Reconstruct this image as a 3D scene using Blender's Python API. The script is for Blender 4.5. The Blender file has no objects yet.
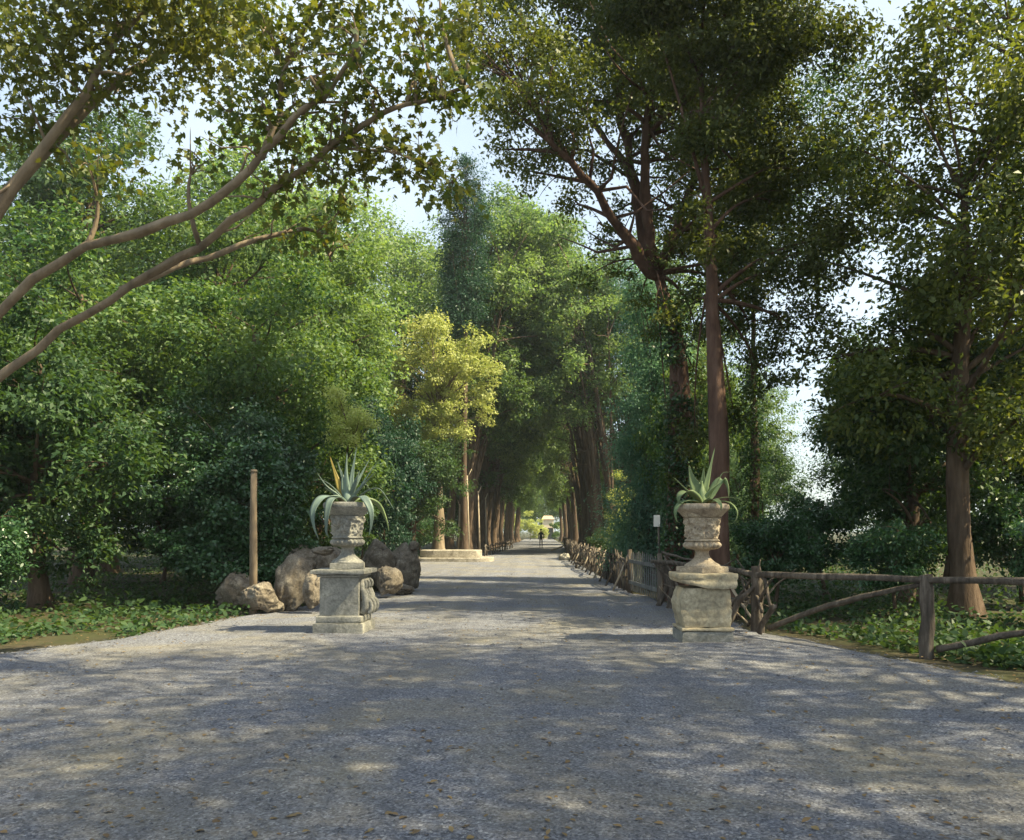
import bpy, math, random
import numpy as np
from mathutils import Vector, noise

# ------------------------------------------------------------------ camera, sky, sun, exposure
sc = bpy.context.scene
col = sc.collection
R = math.radians
F, VX, VY, EYE = 850.0, 541.0, 531.0, 1.6
cam_d = bpy.data.cameras.new("camera")
cam = bpy.data.objects.new("camera", cam_d); col.objects.link(cam)
cam.location = (0, 0, EYE); cam.rotation_euler = (R(90), 0, 0)
cam_d.sensor_width = 36.0
cam_d.lens = F / 1024 * 36.0
cam_d.shift_x = -(VX - 512) / 1024
cam_d.shift_y = (VY - 420) / 1024
cam_d.clip_end = 3000
sc.camera = cam

SUN_EL, SUN_AZ = 50.0, 103.0        # azimuth clockwise from +Y
world = bpy.data.worlds.new("World"); sc.world = world
world.use_nodes = True
wn = world.node_tree.nodes; wl = world.node_tree.links
sky = wn.new("ShaderNodeTexSky"); sky.sky_type = 'NISHITA'; sky.sun_disc = False
sky.sun_elevation = R(SUN_EL); sky.sun_rotation = R(SUN_AZ)
sky.dust_density = 2.0; sky.air_density = 1.0
wn["Background"].inputs[1].default_value = 0.095
wtc = wn.new("ShaderNodeTexCoord"); wno = wn.new("ShaderNodeTexNoise")          # thin high cloud, paling the blue
wno.inputs["Scale"].default_value = 2.2; wno.inputs["Detail"].default_value = 6; wl.new(wtc.outputs["Generated"], wno.inputs["Vector"])
wrp = wn.new("ShaderNodeMapRange"); wrp.inputs[1].default_value = .3; wrp.inputs[2].default_value = .7; wrp.inputs[3].default_value = .35; wrp.inputs[4].default_value = .8
wl.new(wno.outputs["Fac"], wrp.inputs[0])
wmx = wn.new("ShaderNodeMix"); wmx.data_type = 'RGBA'; wl.new(wrp.outputs[0], wmx.inputs[0])
wl.new(sky.outputs[0], wmx.inputs[6]); wmx.inputs[7].default_value = (4.5, 5.2, 5.6, 1)
wl.new(wmx.outputs[2], wn["Background"].inputs[0])
sun_d = bpy.data.lights.new("sun", 'SUN'); sun_d.energy = 5.0; sun_d.angle = R(0.55)
sun_d.color = (1.0, 0.88, 0.57)
sun = bpy.data.objects.new("sun", sun_d); col.objects.link(sun)
sdir = Vector((math.sin(R(SUN_AZ)) * math.cos(R(SUN_EL)), math.cos(R(SUN_AZ)) * math.cos(R(SUN_EL)), math.sin(R(SUN_EL))))
sun.rotation_euler = sdir.to_track_quat('Z', 'Y').to_euler()
sun.location = sdir * 60
vs = sc.view_settings
vs.view_transform = 'Standard'; vs.look = 'None'; vs.exposure = 1.38; vs.gamma = 1.0
vs.use_curve_mapping = False
sc.cycles.max_bounces = 4; sc.cycles.transmission_bounces = 3; sc.cycles.diffuse_bounces = 3; sc.cycles.glossy_bounces = 2

def at(px, py, Y):
    return (px - VX) * Y / F, Y, EYE + (VY - py) * Y / F

# ------------------------------------------------------------------ helpers
def tag(o, label=None, cat=None, group=None, kind=None):
    if label: o["label"] = label
    if cat: o["category"] = cat
    if group: o["group"] = group
    if kind: o["kind"] = kind
    return o

def empty(name, loc, label, cat, group=None, rz=0.0):
    o = bpy.data.objects.new(name, None); col.objects.link(o)
    o.location = loc; o.rotation_euler = (0, 0, rz); o.empty_display_size = 0.3
    return tag(o, label, cat, group)

def mesh_obj(name, verts, faces, mat, parent=None, smooth=True):
    me = bpy.data.meshes.new(name)
    me.from_pydata([tuple(v) for v in verts], [], faces)
    if smooth: me.polygons.foreach_set("use_smooth", [True] * len(me.polygons))
    me.materials.append(mat); me.update()
    o = bpy.data.objects.new(name, me); col.objects.link(o)
    if parent: o.parent = parent
    return o

class MB:
    def __init__(s): s.v = []; s.f = []
    def add(s, v, f):
        n = len(s.v); s.v += [tuple(p) for p in v]; s.f += [tuple(i + n for i in q) for q in f]; return s
    def tube(s, pts, rad, n=8, wob=0.0, rng=None):
        pts = [Vector(p) for p in pts]; m = len(pts)
        if not hasattr(rad, '__len__'): rad = [rad] * m
        up = Vector((0.31, 0.17, 0.93)); vv = []; ff = []
        t0 = (pts[1] - pts[0]).normalized()
        a = t0.cross(up)
        if a.length < 0.2: a = t0.cross(Vector((1, 0, 0)))
        a.normalize()
        for i in range(m):
            t = (pts[min(i + 1, m - 1)] - pts[max(i - 1, 0)]).normalized()
            a = (a - t * a.dot(t)).normalized(); b = t.cross(a)
            for k in range(n):
                an = 2 * math.pi * k / n
                r = rad[i]
                if wob: r *= 1 + wob * noise.noise(Vector((math.cos(an) * 1.7, math.sin(an) * 1.7, i * 0.45)) + pts[0])
                vv.append(pts[i] + (a * math.cos(an) + b * math.sin(an)) * r)
        for i in range(m - 1):
            for k in range(n):
                ff.append((i * n + k, i * n + (k + 1) % n, (i + 1) * n + (k + 1) % n, (i + 1) * n + k))
        ff.append(tuple(range(n - 1, -1, -1))); ff.append(tuple((m - 1) * n + k for k in range(n)))
        return s.add(vv, ff)
    def build(s, name, mat, parent=None, smooth=True):
        return mesh_obj(name, s.v, s.f, mat, parent, smooth)

def soft_box(sx, sy, z0, z1, n=6, nz=6, bev=0.02, amp=0.006, fr=6, seed=0, taper=0.0):
    """box with worn, rounded, slightly uneven faces; centred on x,y"""
    v = []; f = []
    def grid(o, du, dv, nu, nv):
        b = len(v)
        for j in range(nv + 1):
            for i in range(nu + 1):
                v.append(Vector(o) + Vector(du) * (i / nu) + Vector(dv) * (j / nv))
        for j in range(nv):
            for i in range(nu):
                q = b + j * (nu + 1) + i
                f.append((q, q + 1, q + nu + 2, q + nu + 1))
    hx, hy = sx / 2, sy / 2; h = z1 - z0
    grid((-hx, -hy, z0), (sx, 0, 0), (0, 0, h), n, nz); grid((hx, hy, z0), (-sx, 0, 0), (0, 0, h), n, nz)
    grid((hx, -hy, z0), (0, sy, 0), (0, 0, h), n, nz); grid((-hx, hy, z0), (0, -sy, 0), (0, 0, h), n, nz)
    grid((-hx, -hy, z1), (sx, 0, 0), (0, sy, 0), n, n); grid((-hx, hy, z0), (sx, 0, 0), (0, -sy, 0), n, n)
    c = Vector((0, 0, (z0 + z1) / 2)); out = []
    for p in v:
        q = p - c; lim = Vector((hx - bev, hy - bev, h / 2 - bev))
        core = Vector((max(-lim.x, min(lim.x, q.x)), max(-lim.y, min(lim.y, q.y)), max(-lim.z, min(lim.z, q.z))))
        d = q - core
        if d.length > bev: d = d.normalized() * bev
        q = core + d
        k = noise.noise(p * fr + Vector((seed * 7.3, 0, 0))) + 0.5 * noise.noise(p * fr * 2.7 + Vector((0, seed * 3.1, 0)))
        if d.length > 1e-6: q += d.normalized() * k * amp
        t = 1 - taper * ((p.z - z0) / h)
        out.append(Vector((q.x * t, q.y * t, q.z)) + c)
    return out, f

def lathe(prof, n, fn=None):
    """prof: list of (r, z); fn(theta, r, z, i)->r"""
    v = []; f = []
    for i, (r, z) in enumerate(prof):
        for k in range(n):
            t = 2 * math.pi * k / n
            rr = fn(t, r, z, i) if fn else r
            v.append((rr * math.cos(t), rr * math.sin(t), z))
    m = len(prof)
    for i in range(m - 1):
        for k in range(n):
            f.append((i * n + k, i * n + (k + 1) % n, (i + 1) * n + (k + 1) % n, (i + 1) * n + k))
    f.append(tuple(range(n - 1, -1, -1))); f.append(tuple((m - 1) * n + k for k in range(n)))
    return v, f

def smooth_prof(pts, sub=5):
    out = []
    for i in range(len(pts) - 1):
        p0 = pts[max(i - 1, 0)]; p1 = pts[i]; p2 = pts[i + 1]; p3 = pts[min(i + 2, len(pts) - 1)]
        for s in range(sub):
            t = s / sub
            out.append(tuple(0.5 * ((2 * p1[k]) + (-p0[k] + p2[k]) * t + (2 * p0[k] - 5 * p1[k] + 4 * p2[k] - p3[k]) * t * t + (-p0[k] + 3 * p1[k] - 3 * p2[k] + p3[k]) * t ** 3) for k in range(len(p1))))
    out.append(pts[-1]); return out

def dup(root, loc, rz=0.0, scale=1.0, label=None, group=None, mats=None):
    r = root.copy(); col.objects.link(r)
    r.location = loc; r.rotation_euler = (0, 0, rz)
    r.scale = scale if hasattr(scale, '__len__') else (scale,) * 3
    if label: r["label"] = label
    if group: r["group"] = group
    for ch in list(root.children):
        c = ch.copy(); col.objects.link(c); c.parent = r
        if mats and ch.name.split('.')[0] in mats:
            c.material_slots[0].link = 'OBJECT'; c.material_slots[0].material = mats[ch.name.split('.')[0]]
        for g in ch.children:
            d = g.copy(); col.objects.link(d); d.parent = c
    return r

# ------------------------------------------------------------------ materials
def new_mat(name):
    m = bpy.data.materials.new(name); m.use_nodes = True
    nt = m.node_tree; p = nt.nodes["Principled BSDF"]
    return m, nt, p

def ramp(nt, fac, stops):
    r = nt.nodes.new("ShaderNodeValToRGB"); nt.links.new(fac, r.inputs[0])
    e = r.color_ramp.elements
    while len(e) < len(stops): e.new(0.5)
    for i, (p, c) in enumerate(stops):
        e[i].position = p; e[i].color = (*c, 1)
    return r.outputs[0]

def tex_noise(nt, scale, detail=6, rough=0.6, coord='Object', dist=0.0):
    tc = nt.nodes.new("ShaderNodeTexCoord"); n = nt.nodes.new("ShaderNodeTexNoise")
    n.inputs["Scale"].default_value = scale; n.inputs["Detail"].default_value = detail
    n.inputs["Roughness"].default_value = rough; n.inputs["Distortion"].default_value = dist
    nt.links.new(tc.outputs[coord], n.inputs["Vector"])
    return n

def mixc(nt, fac, a, b, mode='MIX'):
    m = nt.nodes.new("ShaderNodeMix"); m.data_type = 'RGBA'; m.blend_type = mode
    for s, x in ((m.inputs[0], fac), (m.inputs[6], a), (m.inputs[7], b)):
        if hasattr(x, 'links'): nt.links.new(x, s)
        elif isinstance(x, tuple): s.default_value = (*x, 1)
        else: s.default_value = x
    return m.outputs[2]

def bump(nt, p, h, strength, dist=0.02):
    b = nt.nodes.new("ShaderNodeBump"); b.inputs["Strength"].default_value = strength; b.inputs["Distance"].default_value = dist
    nt.links.new(h, b.inputs["Height"]); nt.links.new(b.outputs[0], p.inputs["Normal"])

def leaf_mat(name, a, b, c, trans=0.35, tcol=None, patch=0.35, rough=0.5, spec=0.3):
    m, nt, p = new_mat(name)
    g = nt.nodes.new("ShaderNodeNewGeometry")
    base = ramp(nt, g.outputs["Random Per Island"], [(0.0, a), (0.55, b), (1.0, c)])
    n = tex_noise(nt, patch, 3)
    fac = ramp(nt, n.outputs["Fac"], [(0.38, (0, 0, 0)), (0.64, (1, 1, 1))])
    oi = nt.nodes.new("ShaderNodeObjectInfo")
    base = mixc(nt, fac, base, mixc(nt, 0.6, base, c))
    hs = nt.nodes.new("ShaderNodeHueSaturation")
    mr = nt.nodes.new("ShaderNodeMapRange"); mr.inputs[3].default_value = 0.8; mr.inputs[4].default_value = 1.2
    nt.links.new(oi.outputs["Random"], mr.inputs[0]); nt.links.new(mr.outputs[0], hs.inputs["Value"])
    nt.links.new(base, hs.inputs["Color"]); base = hs.outputs[0]
    nt.links.new(base, p.inputs["Base Color"])
    p.inputs["Roughness"].default_value = rough; p.inputs["Specular IOR Level"].default_value = spec
    t = nt.nodes.new("ShaderNodeBsdfTranslucent")
    tc = mixc(nt, 1.0, base, tcol or (1.9, 1.75, 0.6), 'MULTIPLY')
    nt.links.new(tc, t.inputs[0])
    ms = nt.nodes.new("ShaderNodeMixShader"); ms.inputs[0].default_value = trans
    nt.links.new(p.outputs[0], ms.inputs[1]); nt.links.new(t.outputs[0], ms.inputs[2])
    nt.links.new(ms.outputs[0], nt.nodes["Material Output"].inputs[0])
    return m

def bark_mat(name, a, b, c, sc_=7.0):
    m, nt, p = new_mat(name)
    n = tex_noise(nt, sc_, 7, 0.65); tc = nt.nodes.new("ShaderNodeTexCoord"); mp = nt.nodes.new("ShaderNodeMapping")
    mp.inputs["Scale"].default_value = (1, 1, 0.18); nt.links.new(tc.outputs["Object"], mp.inputs[0]); nt.links.new(mp.outputs[0], n.inputs["Vector"])
    big = tex_noise(nt, 1.1, 3)
    cc = ramp(nt, n.outputs["Fac"], [(0.3, a), (0.52, b), (0.75, c)])
    cc = mixc(nt, ramp(nt, big.outputs["Fac"], [(0.45, (0, 0, 0)), (0.7, (.7, .7, .7))]), cc, mixc(nt, 0.5, cc, c))
    nt.links.new(cc, p.inputs["Base Color"]); p.inputs["Roughness"].default_value = 0.9; p.inputs["Specular IOR Level"].default_value = 0.15
    bump(nt, p, n.outputs["Fac"], 0.9, 0.05)
    return m

def stone_mat(name, a, b, c, dark, sc_=3.0, warm=None):
    m, nt, p = new_mat(name)
    n1 = tex_noise(nt, sc_, 9, 0.62); n2 = tex_noise(nt, sc_ * 9, 6, 0.7); n3 = tex_noise(nt, sc_ * 0.9, 5, 0.6, dist=1.2)
    cc = ramp(nt, n1.outputs["Fac"], [(0.32, a), (0.5, b), (0.68, c)])
    cc = mixc(nt, ramp(nt, n2.outputs["Fac"], [(0.35, (.6, .6, .6)), (0.6, (0, 0, 0))]), cc, dark)
    cc = mixc(nt, ramp(nt, n3.outputs["Fac"], [(0.54, (0, 0, 0)), (0.68, (.75, .75, .75))]), cc, dark)
    if warm:
        n4 = tex_noise(nt, sc_ * 0.7, 4, 0.6, dist=0.5)
        cc = mixc(nt, ramp(nt, n4.outputs["Fac"], [(0.45, (0, 0, 0)), (0.62, (.8, .8, .8))]), cc, warm)
    nt.links.new(cc, p.inputs["Base Color"]); p.inputs["Roughness"].default_value = 0.92; p.inputs["Specular IOR Level"].default_value = 0.2
    ad = nt.nodes.new("ShaderNodeMath"); nt.links.new(n1.outputs["Fac"], ad.inputs[0]); nt.links.new(n2.outputs["Fac"], ad.inputs[1])
    bump(nt, p, ad.outputs[0], 0.6, 0.02)
    return m

M = {}
M['lush'] = leaf_mat("lush_leaves", (.016, .055, .020), (.046, .110, .036), (.135, .200, .058), trans=.32)
M['bright'] = leaf_mat("bright_leaves", (.022, .070, .020), (.062, .128, .034), (.165, .235, .062), trans=.35)
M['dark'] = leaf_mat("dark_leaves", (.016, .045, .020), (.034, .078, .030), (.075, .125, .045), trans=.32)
M['olive'] = leaf_mat("olive_leaves", (.028, .050, .016), (.058, .088, .024), (.120, .140, .040), trans=.38)
M['teal'] = leaf_mat("teal_leaves", (.018, .050, .034), (.028, .072, .047), (.050, .108, .066), trans=.25, tcol=(1.3, 1.6, .9))
M['grove'] = leaf_mat("grove_leaves", (.042, .098, .046), (.105, .172, .072), (.215, .275, .110), trans=.45, tcol=(1.6, 1.7, .8))
M['bluish'] = leaf_mat("bluish_leaves", (.060, .135, .095), (.105, .200, .140), (.170, .275, .190), trans=.35, tcol=(1.2, 1.5, .9))
M['yellow'] = leaf_mat("yellow_leaves", (.28, .35, .08), (.43, .48, .14), (.60, .61, .25), trans=.42, tcol=(1.15, 1.15, .7))
M['plane'] = leaf_mat("plane_leaves", (.040, .075, .020), (.065, .105, .026), (.130, .130, .030), trans=.35)
M['ivy'] = leaf_mat("ivy_leaves", (.018, .055, .022), (.032, .085, .032), (.060, .130, .050), trans=.22, rough=.38, spec=.5)
M['pale'] = leaf_mat("pale_leaves", (.12, .20, .10), (.18, .27, .14), (.26, .35, .19), trans=.4, tcol=(1.3, 1.4, .9))
M['litter'] = leaf_mat("dry_leaves", (.09, .055, .030), (.16, .10, .045), (.25, .18, .08), trans=.1)
M['bark_red'] = bark_mat("reddish_bark", (.045, .026, .020), (.100, .058, .042), (.165, .105, .080))
M['bark_brown'] = bark_mat("brown_bark", (.050, .034, .024), (.105, .072, .050), (.180, .130, .095))
M['bark_pale'] = bark_mat("pale_bark", (.11, .085, .06), (.21, .16, .11), (.34, .27, .19), 4.0)
M['stick'] = bark_mat("weathered_sticks", (.04, .034, .028), (.105, .085, .068), (.25, .21, .17), 13.0)
M['stick_pale'] = bark_mat("bleached_wood", (.22, .17, .12), (.36, .29, .21), (.50, .42, .32), 9.0)
M['gate_wood'] = bark_mat("grey_gate_boards", (.09, .09, .085), (.16, .16, .155), (.25, .25, .235), 9.0)
M['stone_grey'] = stone_mat("grey_pedestal_stone", (.20, .20, .18), (.31, .30, .27), (.42, .40, .34), (.10, .10, .085))
M['stone_urn'] = stone_mat("carved_urn_stone", (.33, .27, .20), (.50, .41, .30), (.62, .53, .40), (.15, .115, .085), 5.0)
M['stone_buff'] = stone_mat("buff_pedestal_stone", (.30, .26, .18), (.46, .40, .28), (.60, .53, .38), (.15, .125, .09), 2.6, warm=(.50, .40, .25))
M['rock'] = stone_mat("brown_boulders", (.12, .098, .075), (.22, .185, .145), (.36, .32, .26), (.045, .040, .033), 3.4)
M['kerb'] = stone_mat("pale_kerb_stone", (.28, .25, .20), (.42, .38, .31), (.55, .50, .42), (.12, .10, .08), 2.0)
M['soil'] = stone_mat("urn_soil", (.16, .10, .05), (.25, .17, .09), (.33, .25, .14), (.08, .055, .035), 8.0)
M['agave_blue'] = leaf_mat("blue_agave", (.105, .155, .130), (.140, .195, .165), (.190, .245, .205), trans=.08, tcol=(1, 1.2, .9), patch=4, rough=.45)
M['agave_green'] = leaf_mat("green_agave", (.10, .155, .075), (.14, .20, .095), (.22, .27, .13), trans=.12, tcol=(1.1, 1.3, .7), patch=4, rough=.45)
M['agave_yellow'] = leaf_mat("yellowed_agave", (.26, .20, .05), (.32, .25, .06), (.36, .28, .08), trans=.2, tcol=(1.2, 1.1, .6), patch=4)

def plain(name, c, rough=0.8, var=0.25, s=8.0):
    m, nt, p = new_mat(name)
    n = tex_noise(nt, s, 5)
    lo = tuple(x * (1 - var) for x in c); hi = tuple(min(1, x * (1 + var)) for x in c)
    nt.links.new(ramp(nt, n.outputs["Fac"], [(0.35, lo), (0.65, hi)]), p.inputs["Base Color"])
    p.inputs["Roughness"].default_value = rough
    return m
M['sign'] = plain("painted_sign_board", (.78, .74, .66), .6, .06)
M['ink'] = plain("faded_ink", (.35, .32, .28), .8, .1)
M['wall'] = plain("pale_plaster", (.70, .58, .42), .9, .1, 2.0)
M['roof'] = plain("faded_tile_roof", (.45, .33, .24), .9, .2, 4.0)
M['window'] = plain("dark_window", (.03, .035, .04), .2, .1)
M['skin'] = plain("skin", (.45, .28, .20), .6, .05)
M['coat'] = plain("dark_green_coat", (.035, .045, .030), .9, .2)
M['trouser'] = plain("dark_trousers", (.030, .030, .032), .9, .2)
M['hair'] = plain("dark_felt_hat", (.02, .017, .014), .9, .2)

def gravel_mat():
    m, nt, p = new_mat("avenue_gravel")
    tc = nt.nodes.new("ShaderNodeTexCoord")
    fine = tex_noise(nt, 48, 5, 0.8); mid = tex_noise(nt, 14, 7, 0.7); big = tex_noise(nt, 0.55, 6, 0.6, dist=.6)
    vo = nt.nodes.new("ShaderNodeTexVoronoi"); vo.inputs["Scale"].default_value = 62; nt.links.new(tc.outputs["Object"], vo.inputs["Vector"])
    c = ramp(nt, fine.outputs["Fac"], [(0.36, (.022, .024, .032)), (0.48, (.155, .160, .190)), (0.62, (.46, .46, .47))])
    sp = ramp(nt, vo.outputs["Color"], [(0.0, (.022, .023, .028)), (0.42, (.110, .115, .142)), (0.78, (.26, .265, .30)), (1.0, (.54, .54, .54))])
    c = mixc(nt, 0.68, c, sp)
    c = mixc(nt, ramp(nt, mid.outputs["Fac"], [(0.46, (0, 0, 0)), (0.74, (.55, .55, .55))]), c, (.10, .10, .115))
    c = mixc(nt, ramp(nt, big.outputs["Fac"], [(0.44, (0, 0, 0)), (0.68, (.6, .6, .6))]), c, mixc(nt, 0.65, c, (.30, .25, .13)))
    rt = tex_noise(nt, 1.0, 5, .6); mp = nt.nodes.new("ShaderNodeMapping"); mp.inputs["Scale"].default_value = (1.6, .07, 1)
    nt.links.new(tc.outputs["Object"], mp.inputs[0]); nt.links.new(mp.outputs[0], rt.inputs["Vector"])
    c = mixc(nt, ramp(nt, rt.outputs["Fac"], [(0.40, (.5, .5, .5)), (0.56, (0, 0, 0))]), c, mixc(nt, .5, c, (.07, .068, .075)))
    nt.links.new(c, p.inputs["Base Color"]); p.inputs["Roughness"].default_value = 0.95; p.inputs["Specular IOR Level"].default_value = .2
    ad = nt.nodes.new("ShaderNodeMath"); nt.links.new(fine.outputs["Fac"], ad.inputs[0]); nt.links.new(mid.outputs["Fac"], ad.inputs[1])
    bump(nt, p, ad.outputs[0], 0.8, 0.02)
    return m
M['gravel'] = gravel_mat()
M['earth'] = stone_mat("woodland_earth", (.035, .03, .018), (.06, .048, .028), (.095, .07, .042), (.025, .032, .012), 0.9, warm=(.05, .055, .02))
M['pebble'] = stone_mat("loose_pebbles", (.07, .07, .08), (.17, .17, .18), (.36, .35, .34), (.05, .05, .055), 30)

# ------------------------------------------------------------------ ground and avenue
def gz(x, y):
    return 0.035 * noise.noise(Vector((x * .35, y * .22, 2.0))) + 0.012 * noise.noise(Vector((x * 1.6, y * 1.1, 5.0)))

def sheet(name, xs, ys, fn, mat):
    v = []; f = []; nx = len(xs)
    for y in ys:
        for x in xs: v.append(fn(x, y))
    for j in range(len(ys) - 1):
        for i in range(nx - 1):
            q = j * nx + i; f.append((q, q + 1, q + nx + 1, q + nx))
    return tag(mesh_obj(name, v, f, mat), kind='structure')

xs = [-900, -300, -100, -50, -30] + list(np.linspace(-20, 20, 60)) + [30, 50, 100, 300, 900]
ys = [-300, -60, -15] + list(np.linspace(-4, 60, 110)) + list(np.linspace(62, 200, 40)) + [300, 600, 1500]
sheet("ground", xs, ys, lambda x, y: (x, y, gz(x, y) - 0.03 - (0 if abs(x) < 25 else 0)), M['earth'])

def edge_l(y):
    k = [(-10, -9), (9, -8), (13, -6.2), (17, -5.6), (21, -4.4), (26, -4.2), (30, -4.4), (36, -5.6), (42, -7.0), (46, -7.6), (52, -4.6), (60, -4.3), (90, -3.7), (150, -3.3), (400, -3.3)]
    for (a, b), (c, d) in zip(k, k[1:]):
        if a <= y <= c: return b + (d - b) * (y - a) / (c - a) + 0.2 * noise.noise(Vector((y * .7, 1, 0))) + .16 * noise.noise(Vector((y * 2.6, 4, 0)))
def edge_r(y):
    k = [(-10, 6.5), (8, 5.6), (11, 4.4), (14, 3.5), (18.4, 2.85), (22.3, 2.45), (29, 2.3), (37, 2.1), (47, 1.95), (75, 2.2), (100, 2.6), (400, 2.6)]
    for (a, b), (c, d) in zip(k, k[1:]):
        if a <= y <= c: return b + (d - b) * (y - a) / (c - a) + 0.2 * noise.noise(Vector((y * .7, 9, 0))) + .16 * noise.noise(Vector((y * 2.6, 7, 0)))
def av(u, y):
    l, r = edge_l(y), edge_r(y); x = l + (r - l) * u
    e = min(u, 1 - u)
    return (x, y, gz(x, y) + 0.01 - (0.05 if e < 1e-6 else 0))
sheet("avenue", list(np.linspace(0, 1, 61)), list(np.linspace(-8, 60, 260)) + list(np.linspace(61, 180, 50)), av, M['gravel'])

def gpt(px, py, z=0.0):
    Y = F * (EYE - z) / (py - VY); return (px - VX) * Y / F, Y

# loose pebbles and dry leaves on the gravel: real little pieces
def quads_mesh(name, V, per, mat, parent=None, mats=None):
    """V: (N, per, 3) array, one polygon per leaf"""
    N = V.shape[0]; me = bpy.data.meshes.new(name)
    me.vertices.add(N * per); me.vertices.foreach_set("co", V.astype(np.float32).ravel())
    me.loops.add(N * per); me.loops.foreach_set("vertex_index", np.arange(N * per, dtype=np.int32))
    me.polygons.add(N); me.polygons.foreach_set("loop_start", np.arange(0, N * per, per, dtype=np.int32))
    me.materials.append(mat); me.update(calc_edges=True)
    o = bpy.data.objects.new(name, me); col.objects.link(o)
    if parent: o.parent = parent
    return o

def unit(a): return a / (np.linalg.norm(a, axis=1, keepdims=True) + 1e-9)

RHOMB = [(0, 0, 0), (.5, .42, .10), (0, 1, -.06), (-.5, .42, .10)]
LOBED = [(0, 0, 0), (.30, .02, .04), (.52, .18, .08), (.24, .36, .05), (.50, .66, .02), (.16, .62, .04), (0, 1.0, -.08), (-.16, .62, .04), (-.50, .66, .02), (-.24, .36, .05), (-.52, .18, .08), (-.30, .02, .04)]
OVAL = [(0, 0, 0), (.38, .28, .09), (.42, .58, .07), (0, 1, -.06), (-.42, .58, .07), (-.38, .28, .09)]
def leaves(P, size, rng, shape=RHOMB, aspect=.55, outward=None, flat=.55, droop=.2):
    N = len(P)
    nrm = unit(rng.normal(size=(N, 3)) * (1 - flat) + np.array([0, 0, flat]) + (outward * .35 if outward is not None else 0))
    d = rng.normal(size=(N, 3)); d[:, 2] -= droop * 2
    if outward is not None: d += outward * .6
    d = unit(d - nrm * np.sum(d * nrm, axis=1, keepdims=True)); s = np.cross(nrm, d)
    L = (size * rng.uniform(.65, 1.3, N))[:, None]
    V = np.empty((N, len(shape), 3))
    for k, (a, b, c) in enumerate(shape):
        V[:, k] = P + s * (a * aspect * L) + d * (b * L) + nrm * (c * L)
    return V

rng = np.random.default_rng(5)
def scatter_ground(n, y0, y1, off=0.0, power=1.6):
    t = rng.random(n) ** power; Y = y0 + (y1 - y0) * t
    U = rng.random(n); out = np.empty((n, 3))
    for i in range(n):
        l, r = max(edge_l(Y[i]), -Y[i] * .66), min(edge_r(Y[i]), Y[i] * .62); x = l + (r - l) * U[i]
        out[i] = (x, Y[i], gz(x, Y[i]) + off)
    return out
P = scatter_ground(42000, 4.0, 16)
oct_ = np.array([(1, 0, 0), (0, 1, 0), (-1, 0, 0), (0, -1, 0), (.1, .1, .5)])
S = (rng.gamma(1.8, .0050, len(P)) + .003)[:, None, None]
ang = rng.random(len(P)) * 6.28; ca, sa = np.cos(ang), np.sin(ang)
B = oct_[None] * rng.uniform(.6, 1.3, (len(P), 5, 3))
Bx = B[:, :, 0] * ca[:, None] - B[:, :, 1] * sa[:, None]; By = B[:, :, 0] * sa[:, None] + B[:, :, 1] * ca[:, None]
B = np.stack([Bx, By, B[:, :, 2]], 2) * S + P[:, None, :] + np.array([0, 0, .006])
tri = np.stack([B[:, [0, 1, 4]], B[:, [1, 2, 4]], B[:, [2, 3, 4]], B[:, [3, 0, 4]]], 1).reshape(-1, 3, 3)
tag(quads_mesh("gravel", tri, 3, M['pebble']), "loose grey pebbles scattered over the near avenue", "gravel", kind='stuff')
P = scatter_ground(2600, 4.2, 40, .016, 1.4)
P2 = np.array([(x, y, gz(x, y) + .005) for x, y in zip(rng.uniform(-9, 7.5, 9000), rng.uniform(8, 34, 9000)) if x < edge_l(y) + .5 or x > edge_r(y) - .4])
V = leaves(np.vstack([P, P2]), .05, rng, OVAL, .6, flat=.85, droop=0)
tag(quads_mesh("leaf_litter", V, 6, M['litter']), "brown dry leaves littering the gravel and the earth", "leaf litter", kind='stuff')

# ------------------------------------------------------------------ trees
def crown_mesh(name, clumps, n, size, mat, parent, seed, shape=RHOMB, aspect=.5, sub=1.0, spread=.20, droop=.25, flat=.5):
    rg = np.random.default_rng(seed)
    C = np.array([c[:3] for c in clumps], float); Rr = np.array([c[3] if not hasattr(c[3], '__len__') else (c[3][0]) for c in clumps], float)
    Zs = np.array([c[4] if len(c) > 4 else .8 for c in clumps])
    w = Rr ** 2; w /= w.sum()
    subC = []; subR = []; subO = []
    for i in range(len(C)):
        k = max(5, int(Rr[i] ** 2 * 14 * sub))
        u = unit(rg.normal(size=(k, 3)))
        rad = rg.random(k) ** .40
        q = C[i] + u * (rad * Rr[i] * rg.uniform(.8, 1.18, k))[:, None] * np.array([1, 1, Zs[i]])
        subC.append(q); subO.append(u); subR.append(np.full(k, 1.0) * spread * (.45 + .55 * min(Rr[i], 2.2)) * rg.uniform(.6, 1.5, k))
    subC = np.vstack(subC); subO = np.vstack(subO); subR = np.concatenate(subR)
    sel = rg.choice(len(subC), n, p=subR ** 1.5 / (subR ** 1.5).sum())
    P = subC[sel] + rg.normal(size=(n, 3)) * subR[sel][:, None] * np.array([1.15, 1.15, .8])
    P[:, 2] = np.maximum(P[:, 2], .03)
    V = leaves(P, size, rg, shape, aspect, outward=subO[sel], flat=flat, droop=droop)
    return quads_mesh(name, V, len(shape), mat, parent), subC

def bez(a, b, c, n=8):
    a, b, c = Vector(a), Vector(b), Vector(c)
    return [a * (1 - t) ** 2 + b * 2 * t * (1 - t) + c * t * t for t in [i / n for i in range(n + 1)]]

def path_at(pts, t):
    x = t * (len(pts) - 1); i = min(int(x), len(pts) - 2); return Vector(pts[i]).lerp(Vector(pts[i + 1]), x - i)

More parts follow.
